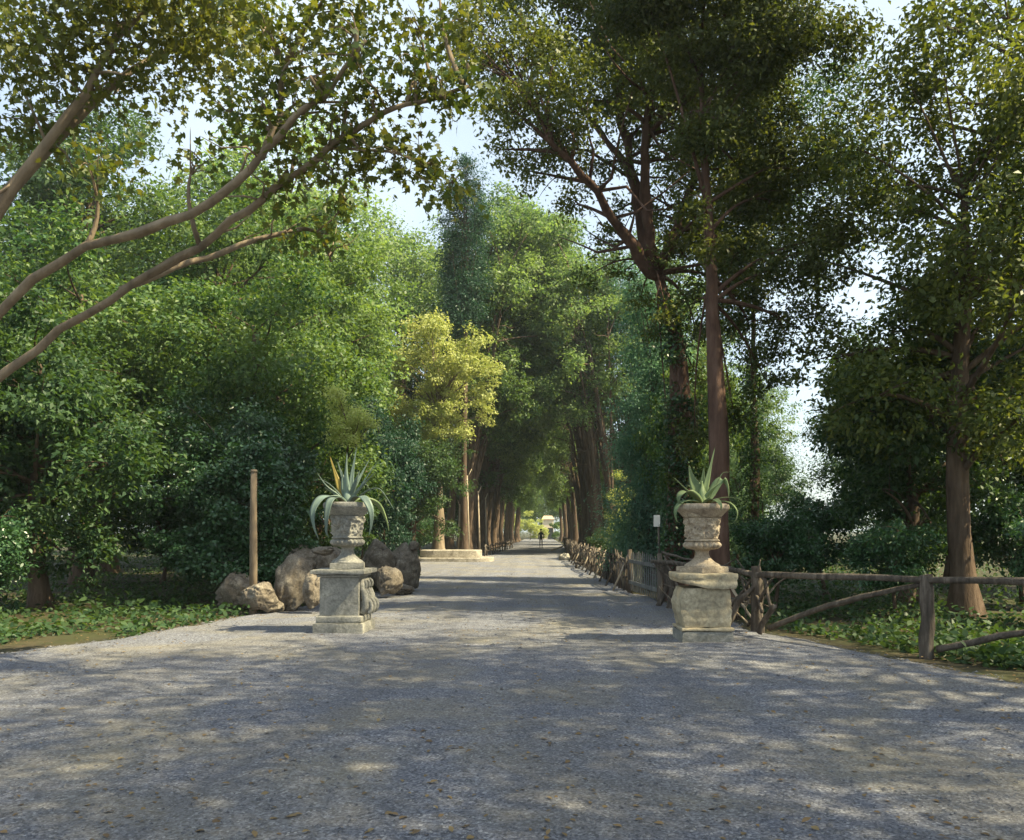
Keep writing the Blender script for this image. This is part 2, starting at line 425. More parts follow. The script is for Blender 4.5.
def make_tree(name, label, cat, group, loc, trunk, rad, clumps, n, size, leaf, bark, seed, fork=.45, shape=RHOMB, aspect=.5,
              sub=1.5, twigs=3, limbs=None, spread=.15, droop=.25, flat=.5, sides=12):
    """trunk, clumps and limbs are relative to loc"""
    rnd = random.Random(seed)
    root = empty(name, loc, label, cat, group)
    tp = smooth_prof([tuple(p) for p in trunk], 4)
    mb = MB(); m = len(tp)
    rr = [rad * (1 - .88 * (i / (m - 1)) ** 1.2) * (1 + .55 * math.exp(-((Vector(tp[i]) - Vector(tp[0])).length) / (rad * 1.6))) for i in range(m)]
    p0 = list(tp[0]); p0[2] -= .25
    mb.tube([p0] + tp, [rr[0] * 1.1] + rr, sides, wob=.35)
    crown, subC = crown_mesh("crown", clumps, n, size, leaf, root, seed, shape, aspect, sub, spread, droop, flat)
    ends = []
    if limbs:
        for pts, r in limbs:
            q = smooth_prof(pts, 5); k = len(q)
            q = [Vector(p) + Vector((noise.noise(Vector(p) * 2.3), noise.noise(Vector(p) * 2.3 + Vector((9, 0, 0))), noise.noise(Vector(p) * 2.3 + Vector((0, 9, 0))))) * min(1, i / 4) * (.03 + r * .55) for i, p in enumerate(q)]
            mb.tube(q, [r * (1 - .7 * i / (k - 1)) for i in range(k)], 10, wob=.45); ends.append(q)
            for _ in range(7):
                i0 = rnd.randint(k // 3, k - 2); b = Vector(q[i0]); L_ = rnd.uniform(5, 11) * max(r, .04)
                dv = Vector((rnd.gauss(0, 1), rnd.gauss(0, 1), rnd.gauss(.3, .7))).normalized() * L_; md = b + dv * .5 + Vector((rnd.gauss(0, .12), rnd.gauss(0, .12), rnd.gauss(0, .12))) * L_
                mb.tube([b, md, b + dv, b + dv * 1.5 + Vector((0, 0, .15)) * L_], [r * .26, r * .19, r * .12, r * .05], 5)
    for c in clumps:
        cv = Vector(c[:3])
        best = None
        for _ in range(8):
            t = rnd.uniform(fork, .97); p = path_at(tp, t)
            cost = (cv - p).length + abs((cv.z - p.z) - .6 * math.hypot(cv.x - p.x, cv.y - p.y)) * .6
            if best is None or cost < best[0]: best = (cost, t, p)
        _, t, p = best
        for q in ends:
            for k in range(3, len(q)):
                if (cv - Vector(q[k])).length < (cv - p).length * .8: p = Vector(q[k]); t = .8
        r = min(max(.018, rad * (.42 - .30 * t)), .010 + c[3] * .06)
        mid = p.lerp(cv, .5) + Vector((rnd.uniform(-.3, .3), rnd.uniform(-.3, .3), rnd.uniform(0, .5)))
        lp = bez(p, mid, cv, 7)
        mb.tube(lp, [r * (1 - .75 * i / 7) for i in range(8)], 6)
        for _ in range(twigs):
            s = lp[rnd.randint(4, 7)]
            e = cv + Vector((rnd.gauss(0, 1), rnd.gauss(0, 1), rnd.gauss(.2, .8))).normalized() * c[3] * rnd.uniform(.6, 1.0)
            mb.tube(bez(s, s.lerp(e, .5) + Vector((0, 0, .15)), e, 4), [r * .3, r * .26, r * .2, r * .14, r * .06], 4)
    mb.build("trunk", bark, root)
    return root

def ellip(seed, n, cx, cy, z0, z1, rx, ry, r0, r1, bias=.5, zs=.8):
    rnd = random.Random(seed); out = []
    cz, rz = (z0 + z1) / 2, (z1 - z0) / 2
    tries = 0
    while len(out) < n and tries < 4000:
        tries += 1
        u = Vector((rnd.gauss(0, 1), rnd.gauss(0, 1), rnd.gauss(0, 1))).normalized() * rnd.random() ** bias
        r = rnd.uniform(r0, r1)
        p = Vector((cx + u.x * rx, cy + u.y * ry, cz + u.z * rz))
        if any((p - Vector(o[:3])).length < (r + o[3]) * .5 for o in out): continue
        out.append((p.x, p.y, p.z, r, zs))
    return out

def rel(loc, px, py, Y): 
    x, y, z = at(px, py, Y); return (x - loc[0], y - loc[1], z - loc[2])

# --- the big fork tree on the right (trunk behind the right urn)
L1 = (3.28, 20.0, 0)
tr = [(0, 0, 0), rel(L1, 679, 450, 20), rel(L1, 677, 345, 20), rel(L1, 660, 283, 20), rel(L1, 653, 262, 20)]
fk = rel(L1, 656, 275, 20)
lim = [([fk, rel(L1, 640, 258, 19.7), rel(L1, 618, 228, 19.2), rel(L1, 588, 180, 18.4), rel(L1, 545, 140, 17.6)], .17),
       ([fk, rel(L1, 642, 225, 20.2), rel(L1, 630, 170, 20.5), rel(L1, 622, 110, 20.6), rel(L1, 610, 30, 20.5)], .19),
       ([fk, rel(L1, 648, 220, 19.6), rel(L1, 645, 150, 19.4), rel(L1, 655, 80, 19.2), rel(L1, 665, 0, 19)], .16),
       ([fk, rel(L1, 672, 240, 20.6), rel(L1, 690, 190, 21.4), rel(L1, 715, 130, 22), rel(L1, 740, 70, 22)], .14),
       (( [rel(L1, 630, 170, 20.5), rel(L1, 607, 140, 21), rel(L1, 580, 105, 21.5), rel(L1, 545, 70, 22)]), .09),
       ([fk, rel(L1, 645, 262, 20.3), rel(L1, 622, 238, 21), rel(L1, 600, 222, 21.5)], .08)]
cl = []
for px, py, Y, r in [(505, 105, 18.0, .85), (500, 150, 18.6, .6), (540, 95, 18, 1.0), (525, 170, 19, .75), (560, 150, 18.6, .85), (585, 100, 19, 1.0), (600, 165, 19.5, .75), (575, 205, 20, .6),
        (555, 60, 18.5, 1.1), (510, 50, 19, 1.0), (490, 70, 19.5, .7), (620, 80, 21, 1.1), (650, 120, 20.5, .9), (690, 95, 19, 1.0), (665, 60, 19, 1.1), (720, 60, 19.5, 1.2), (700, 150, 21.5, .95),
        (745, 110, 20.5, 1.1), (735, 175, 21, 1.0), (690, 215, 21.5, .8), (725, 235, 20.5, .9), (755, 230, 21, .9), (665, 180, 22, .5), (610, 215, 20.6, .55), (600, 245, 20.8, .5), (590, 275, 21, .4), (690, 262, 20.5, .8), (730, 285, 20.5, .8),
        (600, 20, 20, 1.4), (550, 0, 20, 1.4), (660, 0, 20.5, 1.5), (730, -10, 21, 1.5), (500, -5, 21, 1.2), (640, -70, 20, 1.6), (580, -70, 20, 1.5), (700, -80, 20, 1.6), (770, 40, 20, 1.4), (670, 250, 19.6, .5), (655, 335, 20.4, .4), (695, 330, 20.6, .7), (700, 380, 20.8, .55), (640, 150, 21.5, .7), (635, 100, 22, .8), (700, 120, 20, .9), (680, 160, 20, .8), (720, 200, 19.6, .8), (745, 260, 20, .8), (650, 60, 18.6, 1.0), (570, 130, 18, .7), (760, 170, 20, .9), (765, 70, 19, 1.0), (630, 40, 21, 1.2), (480, 60, 18.5, .7), (480, 30, 19, .9), (655, 215, 21.5, .6), (705, 240, 21, .8), (679, 455, 19.8, .32), (668, 318, 19.5, .4), (640, 300, 20.4, .4), (625, 270, 20.8, .45), (684, 425, 19.75, .25), (675, 480, 19.8, .22)]:
    cl.append((*rel(L1, px, py, Y), r))
make_tree("forked_tree", "big tree with a forked reddish trunk close behind the right urn", "tree", None, L1, tr, .31, cl, 96000, .11, M['olive'], M['bark_red'], 11, fork=.8, limbs=lim, twigs=4)

ft_ = [o for o in col.objects if o.name == 'forked_tree'][0]
crown_mesh('climber', [(*rel(L1, 679 + 9 * math.sin(k * 2.4), 395 + k * 9.5, 19.75 - .05 * (k % 3)), .22 + .09 * (k % 4 == 0), 1.1) for k in range(18)] + [(*rel(L1, 672 + 5 * math.sin(k * 3), 300 + k * 14, 19.8), .20) for k in range(5)], 5200, .085, M['ivy'], ft_, 91, OVAL, .8, spread=.2)
# --- second trunk right of it
L2 = (3.38, 16.0, 0)
tr = [(0, 0, 0), rel(L2, 719, 480, 16), rel(L2, 714, 340, 16.1), rel(L2, 711, 270, 16.2), rel(L2, 704, 150, 16.4), rel(L2, 700, 40, 16.6)]
cl = []
for px, py, Y, r in [(690, 60, 16.5, .9), (740, 50, 16, 1.0), (660, 20, 16.8, 1.0), (765, 120, 16.5, .8), (750, 190, 17, .75), (735, 255, 17, .65), (770, 270, 16.6, .7), (690, 130, 17, .6), (750, 330, 17.4, .65), (700, 300, 17.2, .45), (765, 380, 17.6, .5),
        (640, -20, 16, 1.2), (720, -40, 16, 1.4), (800, 30, 16, 1.2), (800, 150, 16.5, 1.0), (820, 240, 16.8, .9), (690, -110, 16, 1.4), (790, -80, 16, 1.4), (735, 420, 17.8, .4), (695, 440, 17.2, .3), (800, 330, 17, .8), (703, 200, 15.6, .5), (700, 130, 15.7, .7), (712, 250, 15.6, .4), (725, 120, 16, .7), (760, 60, 16, .8), (740, 300, 17, .5), (770, 200, 17, .7)]:
    cl.append((*rel(L2, px, py, Y), r))
make_tree("straight_tree", "straight reddish tree trunk rising right of the urn, nearest the rail fence", "tree", None, L2, tr, .20, cl, 64000, .10, M['olive'], M['bark_red'], 12, fork=.5, twigs=4)

# --- generic builders
def bushy(name, label, cat, seed, H, rx, ry, leaf, bark, n, size, z0=.3, rad=.16, nc=24, loc=(0, 0, 0), group=None, r0=.22, r1=.36, shape=RHOMB, aspect=.5, spread=.15):
    m = max(rx, ry)
    c = ellip(seed, nc, 0, 0, z0 + m * .15, H - m * .15, rx * .82, ry * .82, m * r0, m * r1)
    return make_tree(name, label, cat, group, loc, [(0, 0, 0), (.1, .05, H * .3), (-.08, .05, H * .55), (0, 0, H * .72)], rad, c, n, size, leaf, bark, seed, fork=.2, shape=shape, aspect=aspect, spread=spread, twigs=2, sides=8)

GA = "trees lining the avenue"
ORD = ["nearest", "second", "third", "fourth", "fifth", "sixth", "seventh", "eighth", "ninth", "tenth", "eleventh", "twelfth", "thirteenth", "fourteenth", "fifteenth", "sixteenth"]
def avenue_proto(seed, leaf, label, loc, low=False):
    rnd = random.Random(seed)
    H = 20.5
    c = ellip(seed, 30, 2.2, 0, 7.6, H, 3.4, 3.3, .8, 1.45)
    if low: c += ellip(seed + 50, 9, .9, 0, 4.0, 9, 2.4, 2.8, .6, 1.0)
    tr = [(0, 0, 0), (.05, .1, 2.5), (.35, .0, 6), (1.0, .1, 10), (1.8, 0, 13), (2.4, 0, 16)]
    lim = []
    for k in range(8):
        z = rnd.uniform(3.0, 6.8); b = path_at(smooth_prof(tr, 4), z / 18.5 * .95)
        a = rnd.uniform(-1.2, 1.2); 
        lim.append(([tuple(b), (b.x + .5 * math.cos(a), b.y + .6 * math.sin(a), z + 2), (b.x + 1.3 * math.cos(a), b.y + 1.6 * math.sin(a), z + 5.5), (b.x + 2.4 * math.cos(a), b.y + 2.4 * math.sin(a), z + 10)], .13))
    return make_tree("avenue_tree", label, "tree", GA, loc, tr, .30, c, 24000, .21, leaf, M['bark_brown'], seed, fork=.35, limbs=lim, twigs=4, spread=.16)

protos = [avenue_proto(31, M['grove'], "x", (0, 0, 0)), avenue_proto(32, M['grove'], "x", (0, 0, 0)), avenue_proto(33, M['dark'], "x", (0, 0, 0), True)]
used = set()
def put_avenue(k, x, y, rz, s, label, mats=None):
    p = protos[k]
    if k not in used:
        used.add(k); p.location = (x, y, 0); p.rotation_euler = (0, 0, rz); p.scale = (s, s, s); p["label"] = label
        return p
    return dup(p, (x, y, 0), rz, s, label, GA, mats)
rnd = random.Random(8)
y = 54.0
for i in range(16):
    x = -4.8 + (y - 54) * .015
    put_avenue(2 if i > 5 else i % 2, x + rnd.uniform(-.25, .25), y, rnd.uniform(-.5, .5), (1.2 if i < 4 else .97) * rnd.uniform(.95, 1.05),
               f"tall brown-trunked tree, {ORD[i]} from the near end of the left avenue row", {'crown': M[('bright', 'grove', 'grove', 'bright')[i % 4]]})
    y += 5.2 + rnd.uniform(-.5, .5)
y = 57.0
for i in range(14):
    x = 3.9 - (y - 54) * .006 + (.3 if i == 0 else 0)
    put_avenue(2 if i > 4 else (i + 1) % 2, x + rnd.uniform(-.25, .25), y, math.pi + rnd.uniform(-.5, .5), (1.17 if i < 3 else .94) * rnd.uniform(.95, 1.05),
               f"tall brown-trunked tree, {ORD[i]} from the near end of the right avenue row", {'crown': M[('grove', 'bright', 'lush', 'grove')[i % 4]]})
    y += 6.2 + rnd.uniform(-.6, .6)

for x, y, s, lab in [(5.75, 60.0, 1.08, "brown tree of the clump behind the right row's nearest tree, inner one"), (4.75, 56.6, 1.0, "brown tree of the clump behind the right row's nearest tree, outer one")]:
    put_avenue(0, x, y, math.pi + .4 + (y - 57) * .5, s, lab, {'crown': M['grove']})
for k in range(9):
    put_avenue(k % 2, -4.75 - .5 * (k % 3), 55.6 + k * 5.1, -.5 + .5 * (k % 3), .86 + .04 * (k % 2), f"slim tree squeezed between bigger trunks of the left avenue row, {ORD[k]} from near end", {'crown': M[('lush', 'grove', 'bright')[k % 3]]})
for k in range(6):
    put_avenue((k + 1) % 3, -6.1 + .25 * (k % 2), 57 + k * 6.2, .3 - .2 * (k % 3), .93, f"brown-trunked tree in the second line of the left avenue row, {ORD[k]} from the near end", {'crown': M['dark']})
# --- right side: blue-green conifer behind the gate, shrubs, ivy trunk, bushes
c = []
rr_ = random.Random(3)
for i in range(56):
    t = i / 55; z = .6 + 9.2 * t; w = 1.05 * (1 - .30 * t) * (.85 + .3 * rr_.random())
    a = rr_.uniform(0, 6.28); c.append((w * .6 * math.cos(a), w * .6 * math.sin(a), z, .55 + .25 * (1 - t), 1.0))
make_tree("evergreen_tree", "feathery blue-green evergreen standing behind the grey picket gate", "tree", None, (3.45, 27, 0), [(0, 0, 0), (0, 0, 4), (.05, 0, 6), (0, 0, 8)], .14, c, 62000, .11, M['bluish'], M['bark_brown'], 21, fork=.1, aspect=.3, droop=.6, spread=.24, twigs=1)
bushy("flowering_shrub", "yellow-green shrub behind the woven stick fence", "shrub", 41, 2.3, .95, 1.1, M['lush'], M['bark_brown'], 9000, .07, .1, .04, 16, (3.45, 33.5, 0))
bushy("young_tree", "young tree with yellow foliage between fence and brown trunks", "tree", 42, 4.4, .8, .9, M['yellow'], M['bark_brown'], 7000, .08, 1.0, .05, 14, (3.5, 38, 0))
bushy("low_shrub", "small dark shrub at the far end of the woven stick fence", "shrub", 43, 1.9, .9, 1.2, M['dark'], M['bark_brown'], 6000, .08, .1, .04, 14, (3.3, 44, 0))
bushy("laurel_bush", "glossy dark laurel bush behind the rail fence right of the urn", "bush", 44, 2.3, 1.1, 1.0, M['ivy'], M['bark_brown'], 11000, .085, .1, .04, 18, (4.75, 17.3, 0), shape=OVAL)
bushy("pale_bush", "pale sunlit grey-green bush seen right of the straight trunk", "bush", 45, 4.3, 1.5, 1.3, M['pale'], M['bark_brown'], 9000, .10, .2, .06, 16, (7.3, 32, 0))
cc_ = [(.12 * math.cos(k * 2.1), .12 * math.sin(k * 2.1), .5 + k * .24, .24, 1.2) for k in range(26)] + ellip(77, 30, 0, 0, 6.5, 14.5, 2.9, 2.6, .7, 1.2)
make_tree("ivy_tree", "slim tree trunk wrapped in ivy at the right of the photograph", "tree", None, (5.6, 22.4, 0), [(0, 0, 0), (.05, 0, 3), (0, .05, 6), (.1, 0, 11)], .14, cc_, 44000, .10, M['dark'], M['bark_brown'], 23, fork=.3, spread=.22, shape=OVAL)

pb_ = [o for o in col.objects if o.name == 'pale_bush'][0]
pb_['group'] = 'pale bushes behind the rail fence'
dup(pb_, (5.75, 24.6, 0), 2.0, (.8, .8, 1.0), 'pale grey-green bush between the straight trunk and the ivy-wrapped trunk', 'pale bushes behind the rail fence')
# prototypes for the wood on both sides
GB = "bushy trees of the wood"
wood = {
 'a': bushy("broad_tree", "x", "tree", 61, 9.5, 3.6, 3.4, M['lush'], M['bark_brown'], 38000, .135, .4, .22, 34, group=GB),
 'b': bushy("broad_tree", "x", "tree", 62, 12.0, 3.8, 3.6, M['bright'], M['bark_brown'], 42000, .14, 2.0, .25, 38, group=GB),
 'c': bushy("broad_tree", "x", "tree", 63, 7.0, 2.8, 2.8, M['dark'], M['bark_brown'], 29000, .13, .2, .18, 28, group=GB),
}
wused = set()
def wood_tree(k, x, y, s, label, leaf=None, rz=None, sz=None):
    p = wood[k]; rz = (x * 7.1 + y * 3.3) % 6.28 if rz is None else rz
    sc_ = (s, s, s * (sz or 1))
    if k not in wused and leaf is None:
        wused.add(k); p.location = (x, y, 0); p.rotation_euler = (0, 0, rz); p.scale = sc_; p["label"] = label; return p
    return dup(p, (x, y, 0), rz, sc_, label, GB, {'crown': M[leaf]} if leaf else None)

# left mass
wood_tree('a', -8.3, 24.5, 1.1, "broad lush green tree behind the boulders left of the left urn")
wood_tree('b', -11.0, 37, 1.42, "tall bright green tree rising behind the left urn")
wood_tree('c', -7.0, 46, 1.15, "round dark green tree behind the low stone kerb", rz=.3)
wood_tree('b', -10.9, 29, 1.2, "tall leafy tree at the left edge behind the boulders", 'lush')
wood_tree('a', -10.8, 40, 1.25, "dense tree filling the gap behind the dark round tree", 'grove', sz=1.25)
make_tree("broad_tree", "yellow sunlit tree with a stout pale trunk behind the low stone platform", "tree", None, (-5.75, 47.8, 0), [(0, 0, 0), (0, 0, 1.6), (0, 0, 4), (.1, 0, 7), (.1, 0, 10)], .34,
          ellip(64, 42, -.05, -.5, 5.8, 13.3, 3.1, 2.6, .6, 1.05), 25000, .17, M['yellow'], M['bark_pale'], 64, fork=.5, twigs=2)
bushy("young_tree", "small yellow-leaved sapling seen just above the left agave", "tree", 65, 5.6, .75, .7, M['yellow'], M['bark_brown'], 5500, .075, 3.4, .05, 12, (-5.05, 22.3, 0))
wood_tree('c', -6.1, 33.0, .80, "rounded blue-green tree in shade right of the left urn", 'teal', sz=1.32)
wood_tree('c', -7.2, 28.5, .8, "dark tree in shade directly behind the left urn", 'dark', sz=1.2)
wood_tree('c', 4.9, 26, .62, "slim lush tree seen between the two reddish trunks", 'bright', sz=1.85)
wood_tree('b', -12.2, 39, 1.75, "very tall pale tree seen through the plane branches at upper left", 'grove')
wood_tree('b', -20, 37, 1.75, "very tall tree farthest left beyond the plane branches", 'dark')
wood_tree('b', 16.5, 22, 1.35, "tall dark tree at far right behind the laurel bushes", 'dark')
wood_tree('c', -7.6, 20.6, .8, "dark bush-like tree close behind the ivy bank", 'ivy')
wood_tree('c', -9.5, 36, 1.3, "dark tree standing in the shade between the boulders and stone kerb", 'dark')
wood_tree('b', -11.0, 68, 2.1, "pale green tall crown beyond the yellow tree", 'grove', sz=1.1)
wood_tree('b', -18, 62, 2.1, "tall crown beyond the left trees, seen over them", 'grove', sz=1.1)
wood_tree('a', -15, 50, 1.8, "large hazy green tree far behind the left trees", 'grove')
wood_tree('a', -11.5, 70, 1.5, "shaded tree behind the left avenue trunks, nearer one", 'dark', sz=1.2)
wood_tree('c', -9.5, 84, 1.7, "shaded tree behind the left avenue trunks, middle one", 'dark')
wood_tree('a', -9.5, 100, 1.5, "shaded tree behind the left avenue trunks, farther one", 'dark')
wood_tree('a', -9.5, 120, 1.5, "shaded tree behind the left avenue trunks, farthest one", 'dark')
wood_tree('a', -13.5, 25, 1.25, "dark leafy tree left of the boulders, beyond the photograph's left edge", 'lush', rz=2)
wood_tree('c', -10.3, 17.5, 1.0, "low dark bushy tree beside the leaning plane tree", 'dark')
wood_tree('a', -17, 33, 1.6, "large tree deep in the left wood", 'dark')
wood_tree('a', -13.5, 17, 1.1, "dark tree at far left behind the plane tree", 'dark', rz=4)
wood_tree('b', -22, 42, 1.6, "tallest tree deep in the left wood", 'grove')
# right
wood_tree('c', 9.3, 40, 1.1, "rounded dark tree in the right wood behind the evergreen", 'dark')
wood_tree('a', 12.2, 57, 1.3, "broad tree in the distance at right between the two trunks", 'lush')
wood_tree('b', 9.4, 63, 1.75, "tallest bright tree behind the right avenue trunks", 'bright')
wood_tree('a', 7.0, 72, 1.2, "leafy tree filling the gap beside the right avenue trunks", 'grove')
wood_tree('b', 10.8, 47, .95, "bright sunlit tree in the gap between evergreen and right avenue row", 'bright')
wood_tree('a', 8.5, 66, 1.3, "broad tree behind the right avenue trunks, nearest one", 'grove')
wood_tree('c', 8.5, 78, 1.7, "broad tree behind the right avenue trunks, middle one", 'dark')
wood_tree('a', 8.5, 98, 1.5, "broad tree behind the right avenue trunks, farther one", 'dark')
wood_tree('a', 8.5, 122, 1.5, "broad tree behind the right avenue trunks, farthest one", 'dark')
wood_tree('a', 18, 44, 1.3, "broad dark tree farthest right in the wood", 'dark', rz=1)
wood_tree('c', 8.0, 18.5, .95, "bushy tree beyond the ivy-wrapped trunk", 'dark')
wood_tree('a', 12.5, 25.5, 1.15, "dark bushy tree at right behind the rail fence", 'dark', rz=3)
wood_tree('b', 7.9, 15.9, .95, "leafy tree overhanging the rail fence at far right", 'olive', rz=2)
# the far end
for i, (x, y, s, lf, lab) in enumerate([(-6, 168, 2.0, 'bright', "sunlit tree closing the end of the avenue, left one"), (7.5, 172, 2.0, 'bright', "sunlit tree closing the end of the avenue, right one"), (.2, 190, 1.9, 'bright', "sunlit tree behind the pale house at the avenue's end"),
                                   (-16, 176, 2.3, 'lush', "far tree left of the avenue's end"), (17, 180, 2.3, 'lush', "far tree right of the avenue's end")]):
    wood_tree('a', x, y, s, lab, lf)
bushy("round_shrub", "sunlit yellow-green shrub at the far end of the avenue", "shrub", 71, 5.4, 2.1, 1.8, M['yellow'], M['bark_brown'], 5000, .22, .1, .05, 16, (-1.9, 150, 0))
bushy("topiary_bush", "clipped green bush right of the sunlit shrub at the avenue's end", "shrub", 72, 4.2, 1.2, 1.2, M['lush'], M['bark_brown'], 3000, .2, .1, .05, 12, (2.4, 147, 0))

rs_ = [o for o in col.objects if o.name == 'round_shrub'][0]
for x, y, q, lab in [(.1, 160, .75, 'smaller yellow-green shrub in front of the pale house'), (4.6, 156, 1.0, 'yellow-green shrub right of the pale house'), (-5.2, 158, 1.3, 'largest yellow-green shrub left of the pale house')]:
    dup(rs_, (x, y, 0), x, q, lab, 'sunlit shrubs at the far end')
rs_['group'] = 'sunlit shrubs at the far end'
# cypress towering at the back left
c = []
for i in range(60):
    t = i / 59; z = 14.2 + 8.9 * t; w = 1.35 * math.sin(math.pi * (.22 + .70 * (1 - t))) * (.8 + .4 * rr_.random())
    a = rr_.uniform(0, 6.28); c.append((w * .7 * math.cos(a), w * .7 * math.sin(a), z, 
 .5 + .3 * (1 - t), 1.2))
make_tree("cypress_tree", "tall dark cypress spire rising above the left trees against the sky", "tree", None, (-4.55, 50.4, 0), [(0, 0, 0), (0, 0, 8), (.1, 0, 15), (0, 0, 20.5)], .19, c, 32000, .17, M['teal'], M['bark_brown'], 22, fork=.1, aspect=.35, droop=-.2, spread=.26, twigs=1)

# plane tree at left foreground: its long branches reach in over the picture
L3 = (-7.4, 10.2, 0)
def r3(px, py, Y): return rel(L3, px, py, Y)
tr = [(0, 0, 0), (.06, .05, 1.6), (.3, 0, 3.2), (.5, -.1, 5.2), (.9, -.1, 7.5)]
lim = [([(.25, 0, 2.9), r3(60, 330, 10), r3(180, 258, 9.7), r3(262, 200, 9.3), r3(330, 148, 9.0), r3(380, 115, 8.9), r3(425, 100, 8.9), r3(468, 88, 9.0)], .055),
       ([(.33, -.02, 3.6), r3(60, 260, 9.8), r3(190, 215, 9.2), r3(262, 158, 8.9), r3(290, 120, 8.7), r3(330, 88, 8.6), r3(365, 40, 8.5)], .06),
       ([r3(330, 148, 9.0), r3(370, 150, 8.8), r3(415, 160, 8.7), r3(452, 182, 8.6)], .018),
       ([r3(120, 290, 9.9), r3(190, 262, 10.2), r3(270, 236, 10.4), r3(317, 232, 10.6), r3(330, 262, 10.6)], .045),
       ([r3(317, 232, 10.6), r3(335, 215, 10.6), r3(352, 195, 10.6)], .016),
       ([r3(262, 158, 8.9), r3(280, 110, 9.2), r3(285, 60, 9.4)], .04),
       ([(.45, -.1, 4.8), r3(70, 120, 10), r3(120, 30, 10.3)], .08), ([(.5, -.1, 5), r3(120, 80, 11), r3(240, 20, 11.6)], .08)]
cl = []
for px, py, Y, r in [(300, 100, 9, .26), (285, 140, 9, .2), (330, 95, 8.7, .26), (345, 130, 9, .2), (375, 100, 8.9, .18), (360, 75, 8.7, .26), (395, 140, 8.8, .13), (420, 92, 8.9, .15), (445, 100, 8.9, .11), (465, 85, 9, .12), (430, 165, 8.7, .07), (450, 188, 8.6, .07), (400, 172, 8.8, .07), (365, 160, 8.9, .12), (335, 175, 9, .12), (300, 175, 9.2, .18), (275, 195, 9.3, .16),
        (330, 235, 10.6, .16), (345, 200, 10.6, .14), (290, 240, 10.4, .15), (270, 90, 9.2, .25), (262, 120, 9, .2), (300, 60, 9, .35), (350, 45, 8.7, .35), (270, 40, 9.2, .4), (410, 60, 8.8, .2),
        (60, 60, 10.2, .8), (130, 40, 10.4, .8), (200, 60, 11, .7), (30, 130, 10.4, .6), (240, 20, 11.5, .7), (100, -20, 10, .9), (190, -20, 10, .9), (90, 170, 9.5, .4), (200, 160, 9.6, .35), (225, 110, 9.4, .35), (0, 30, 10.5, .8), (330, -10, 9, .7), (440, -10, 9.5, .6), (420, 30, 9.2, .3)]:
    cl.append((*r3(px, py, Y), r))
make_tree("plane_tree", "plane tree with long pale branches reaching in from the upper left", "tree", None, L3, tr, .20, cl, 11500, .092, M['plane'], M['bark_pale'], 14, fork=.5, limbs=lim, shape=LOBED, aspect=.85, twigs=6, sub=3, spread=.2, flat=.45, droop=.35)

# trees beside and behind the camera: they shade the foreground
GS = "open-crowned trees shading the near avenue"
op = bushy("shade_tree", "open-crowned tree close at the camera's right hand, beyond the frame", "tree", 66, 14.5, 4.2, 4.0, M['olive'], M['bark_brown'], 12000, .13, 5.5, .26, 34, (6.6, 1.2, 0), GS, spread=.14)
for x, y, s_, lab in [(8.6, 6.2, 1.15, "open-crowned tree right of the near avenue, first in the line beyond the frame"), (10.8, 1.8, 1.25, "open-crowned tree right of the near avenue, second line beyond the frame"),
                      (11.4, 17.2, 1.25, "open-crowned tree behind the rail fence, beyond the frame"), (6.8, -4.5, 1.1, "open-crowned tree right of and behind the camera"), (13.5, 6.5, 1.45, "tallest open-crowned tree at right, beyond the frame")]:
    dup(op, (x, y, 0), x + y, s_, lab, GS)

# undergrowth and the far wood: uncountable, one object each
rg = np.random.default_rng(77)
q = []
for _ in range(70000):
    yv = 10 + 60 * rg.random() ** 1.3; side = rg.random() < .5
    x = edge_l(yv) + .1 - abs(rg.normal()) * yv * .3 if side else edge_r(yv) + (.8 if yv > 20 else .55) + abs(rg.normal()) * yv * .25
    k = noise.noise(Vector((x * .5, yv * .4, 3)))
    if k < -.30: continue
    q.append((x, yv, gz(x, yv) - .02 + rg.random() ** 2 * (.15 + .6 * max(0, k))))
q = np.array(q)
tag(quads_mesh("ground_cover", leaves(q, .12, rg, OVAL, .6, flat=.6, droop=0), 6, M['dark']), "low dark ivy and weeds covering the earth beside the avenue", "ground cover", kind='stuff')
fw = []
for i in range(150):
    a = R(-72 + 144 * i / 149 + rg.uniform(-1, 1)); dd = rg.uniform(58, 92) if abs(a) > R(20) else rg.uniform(205, 240)
    x, yv = dd * math.sin(a), dd * math.cos(a)
    H = rg.uniform(9, 16) * (1 if abs(a) > R(20) else 2.0); H = min(H, 12) if 20 < x < 70 and yv < 70 else H
    for k in range(4): fw.append((x + rg.normal() * 2, yv + rg.normal() * 2, H * (.12 + .26 * k), 3.2 * (1 if abs(a) > R(20) else 1.6)))
fo, _ = crown_mesh("far_wood", fw, 90000, .45, M['dark'], None, 5)
tag(fo, "dark mass of wood far behind the trees on both sides", "wood", kind='stuff')
lau = [o for o in col.objects if o.name == "laurel_bush"][0]
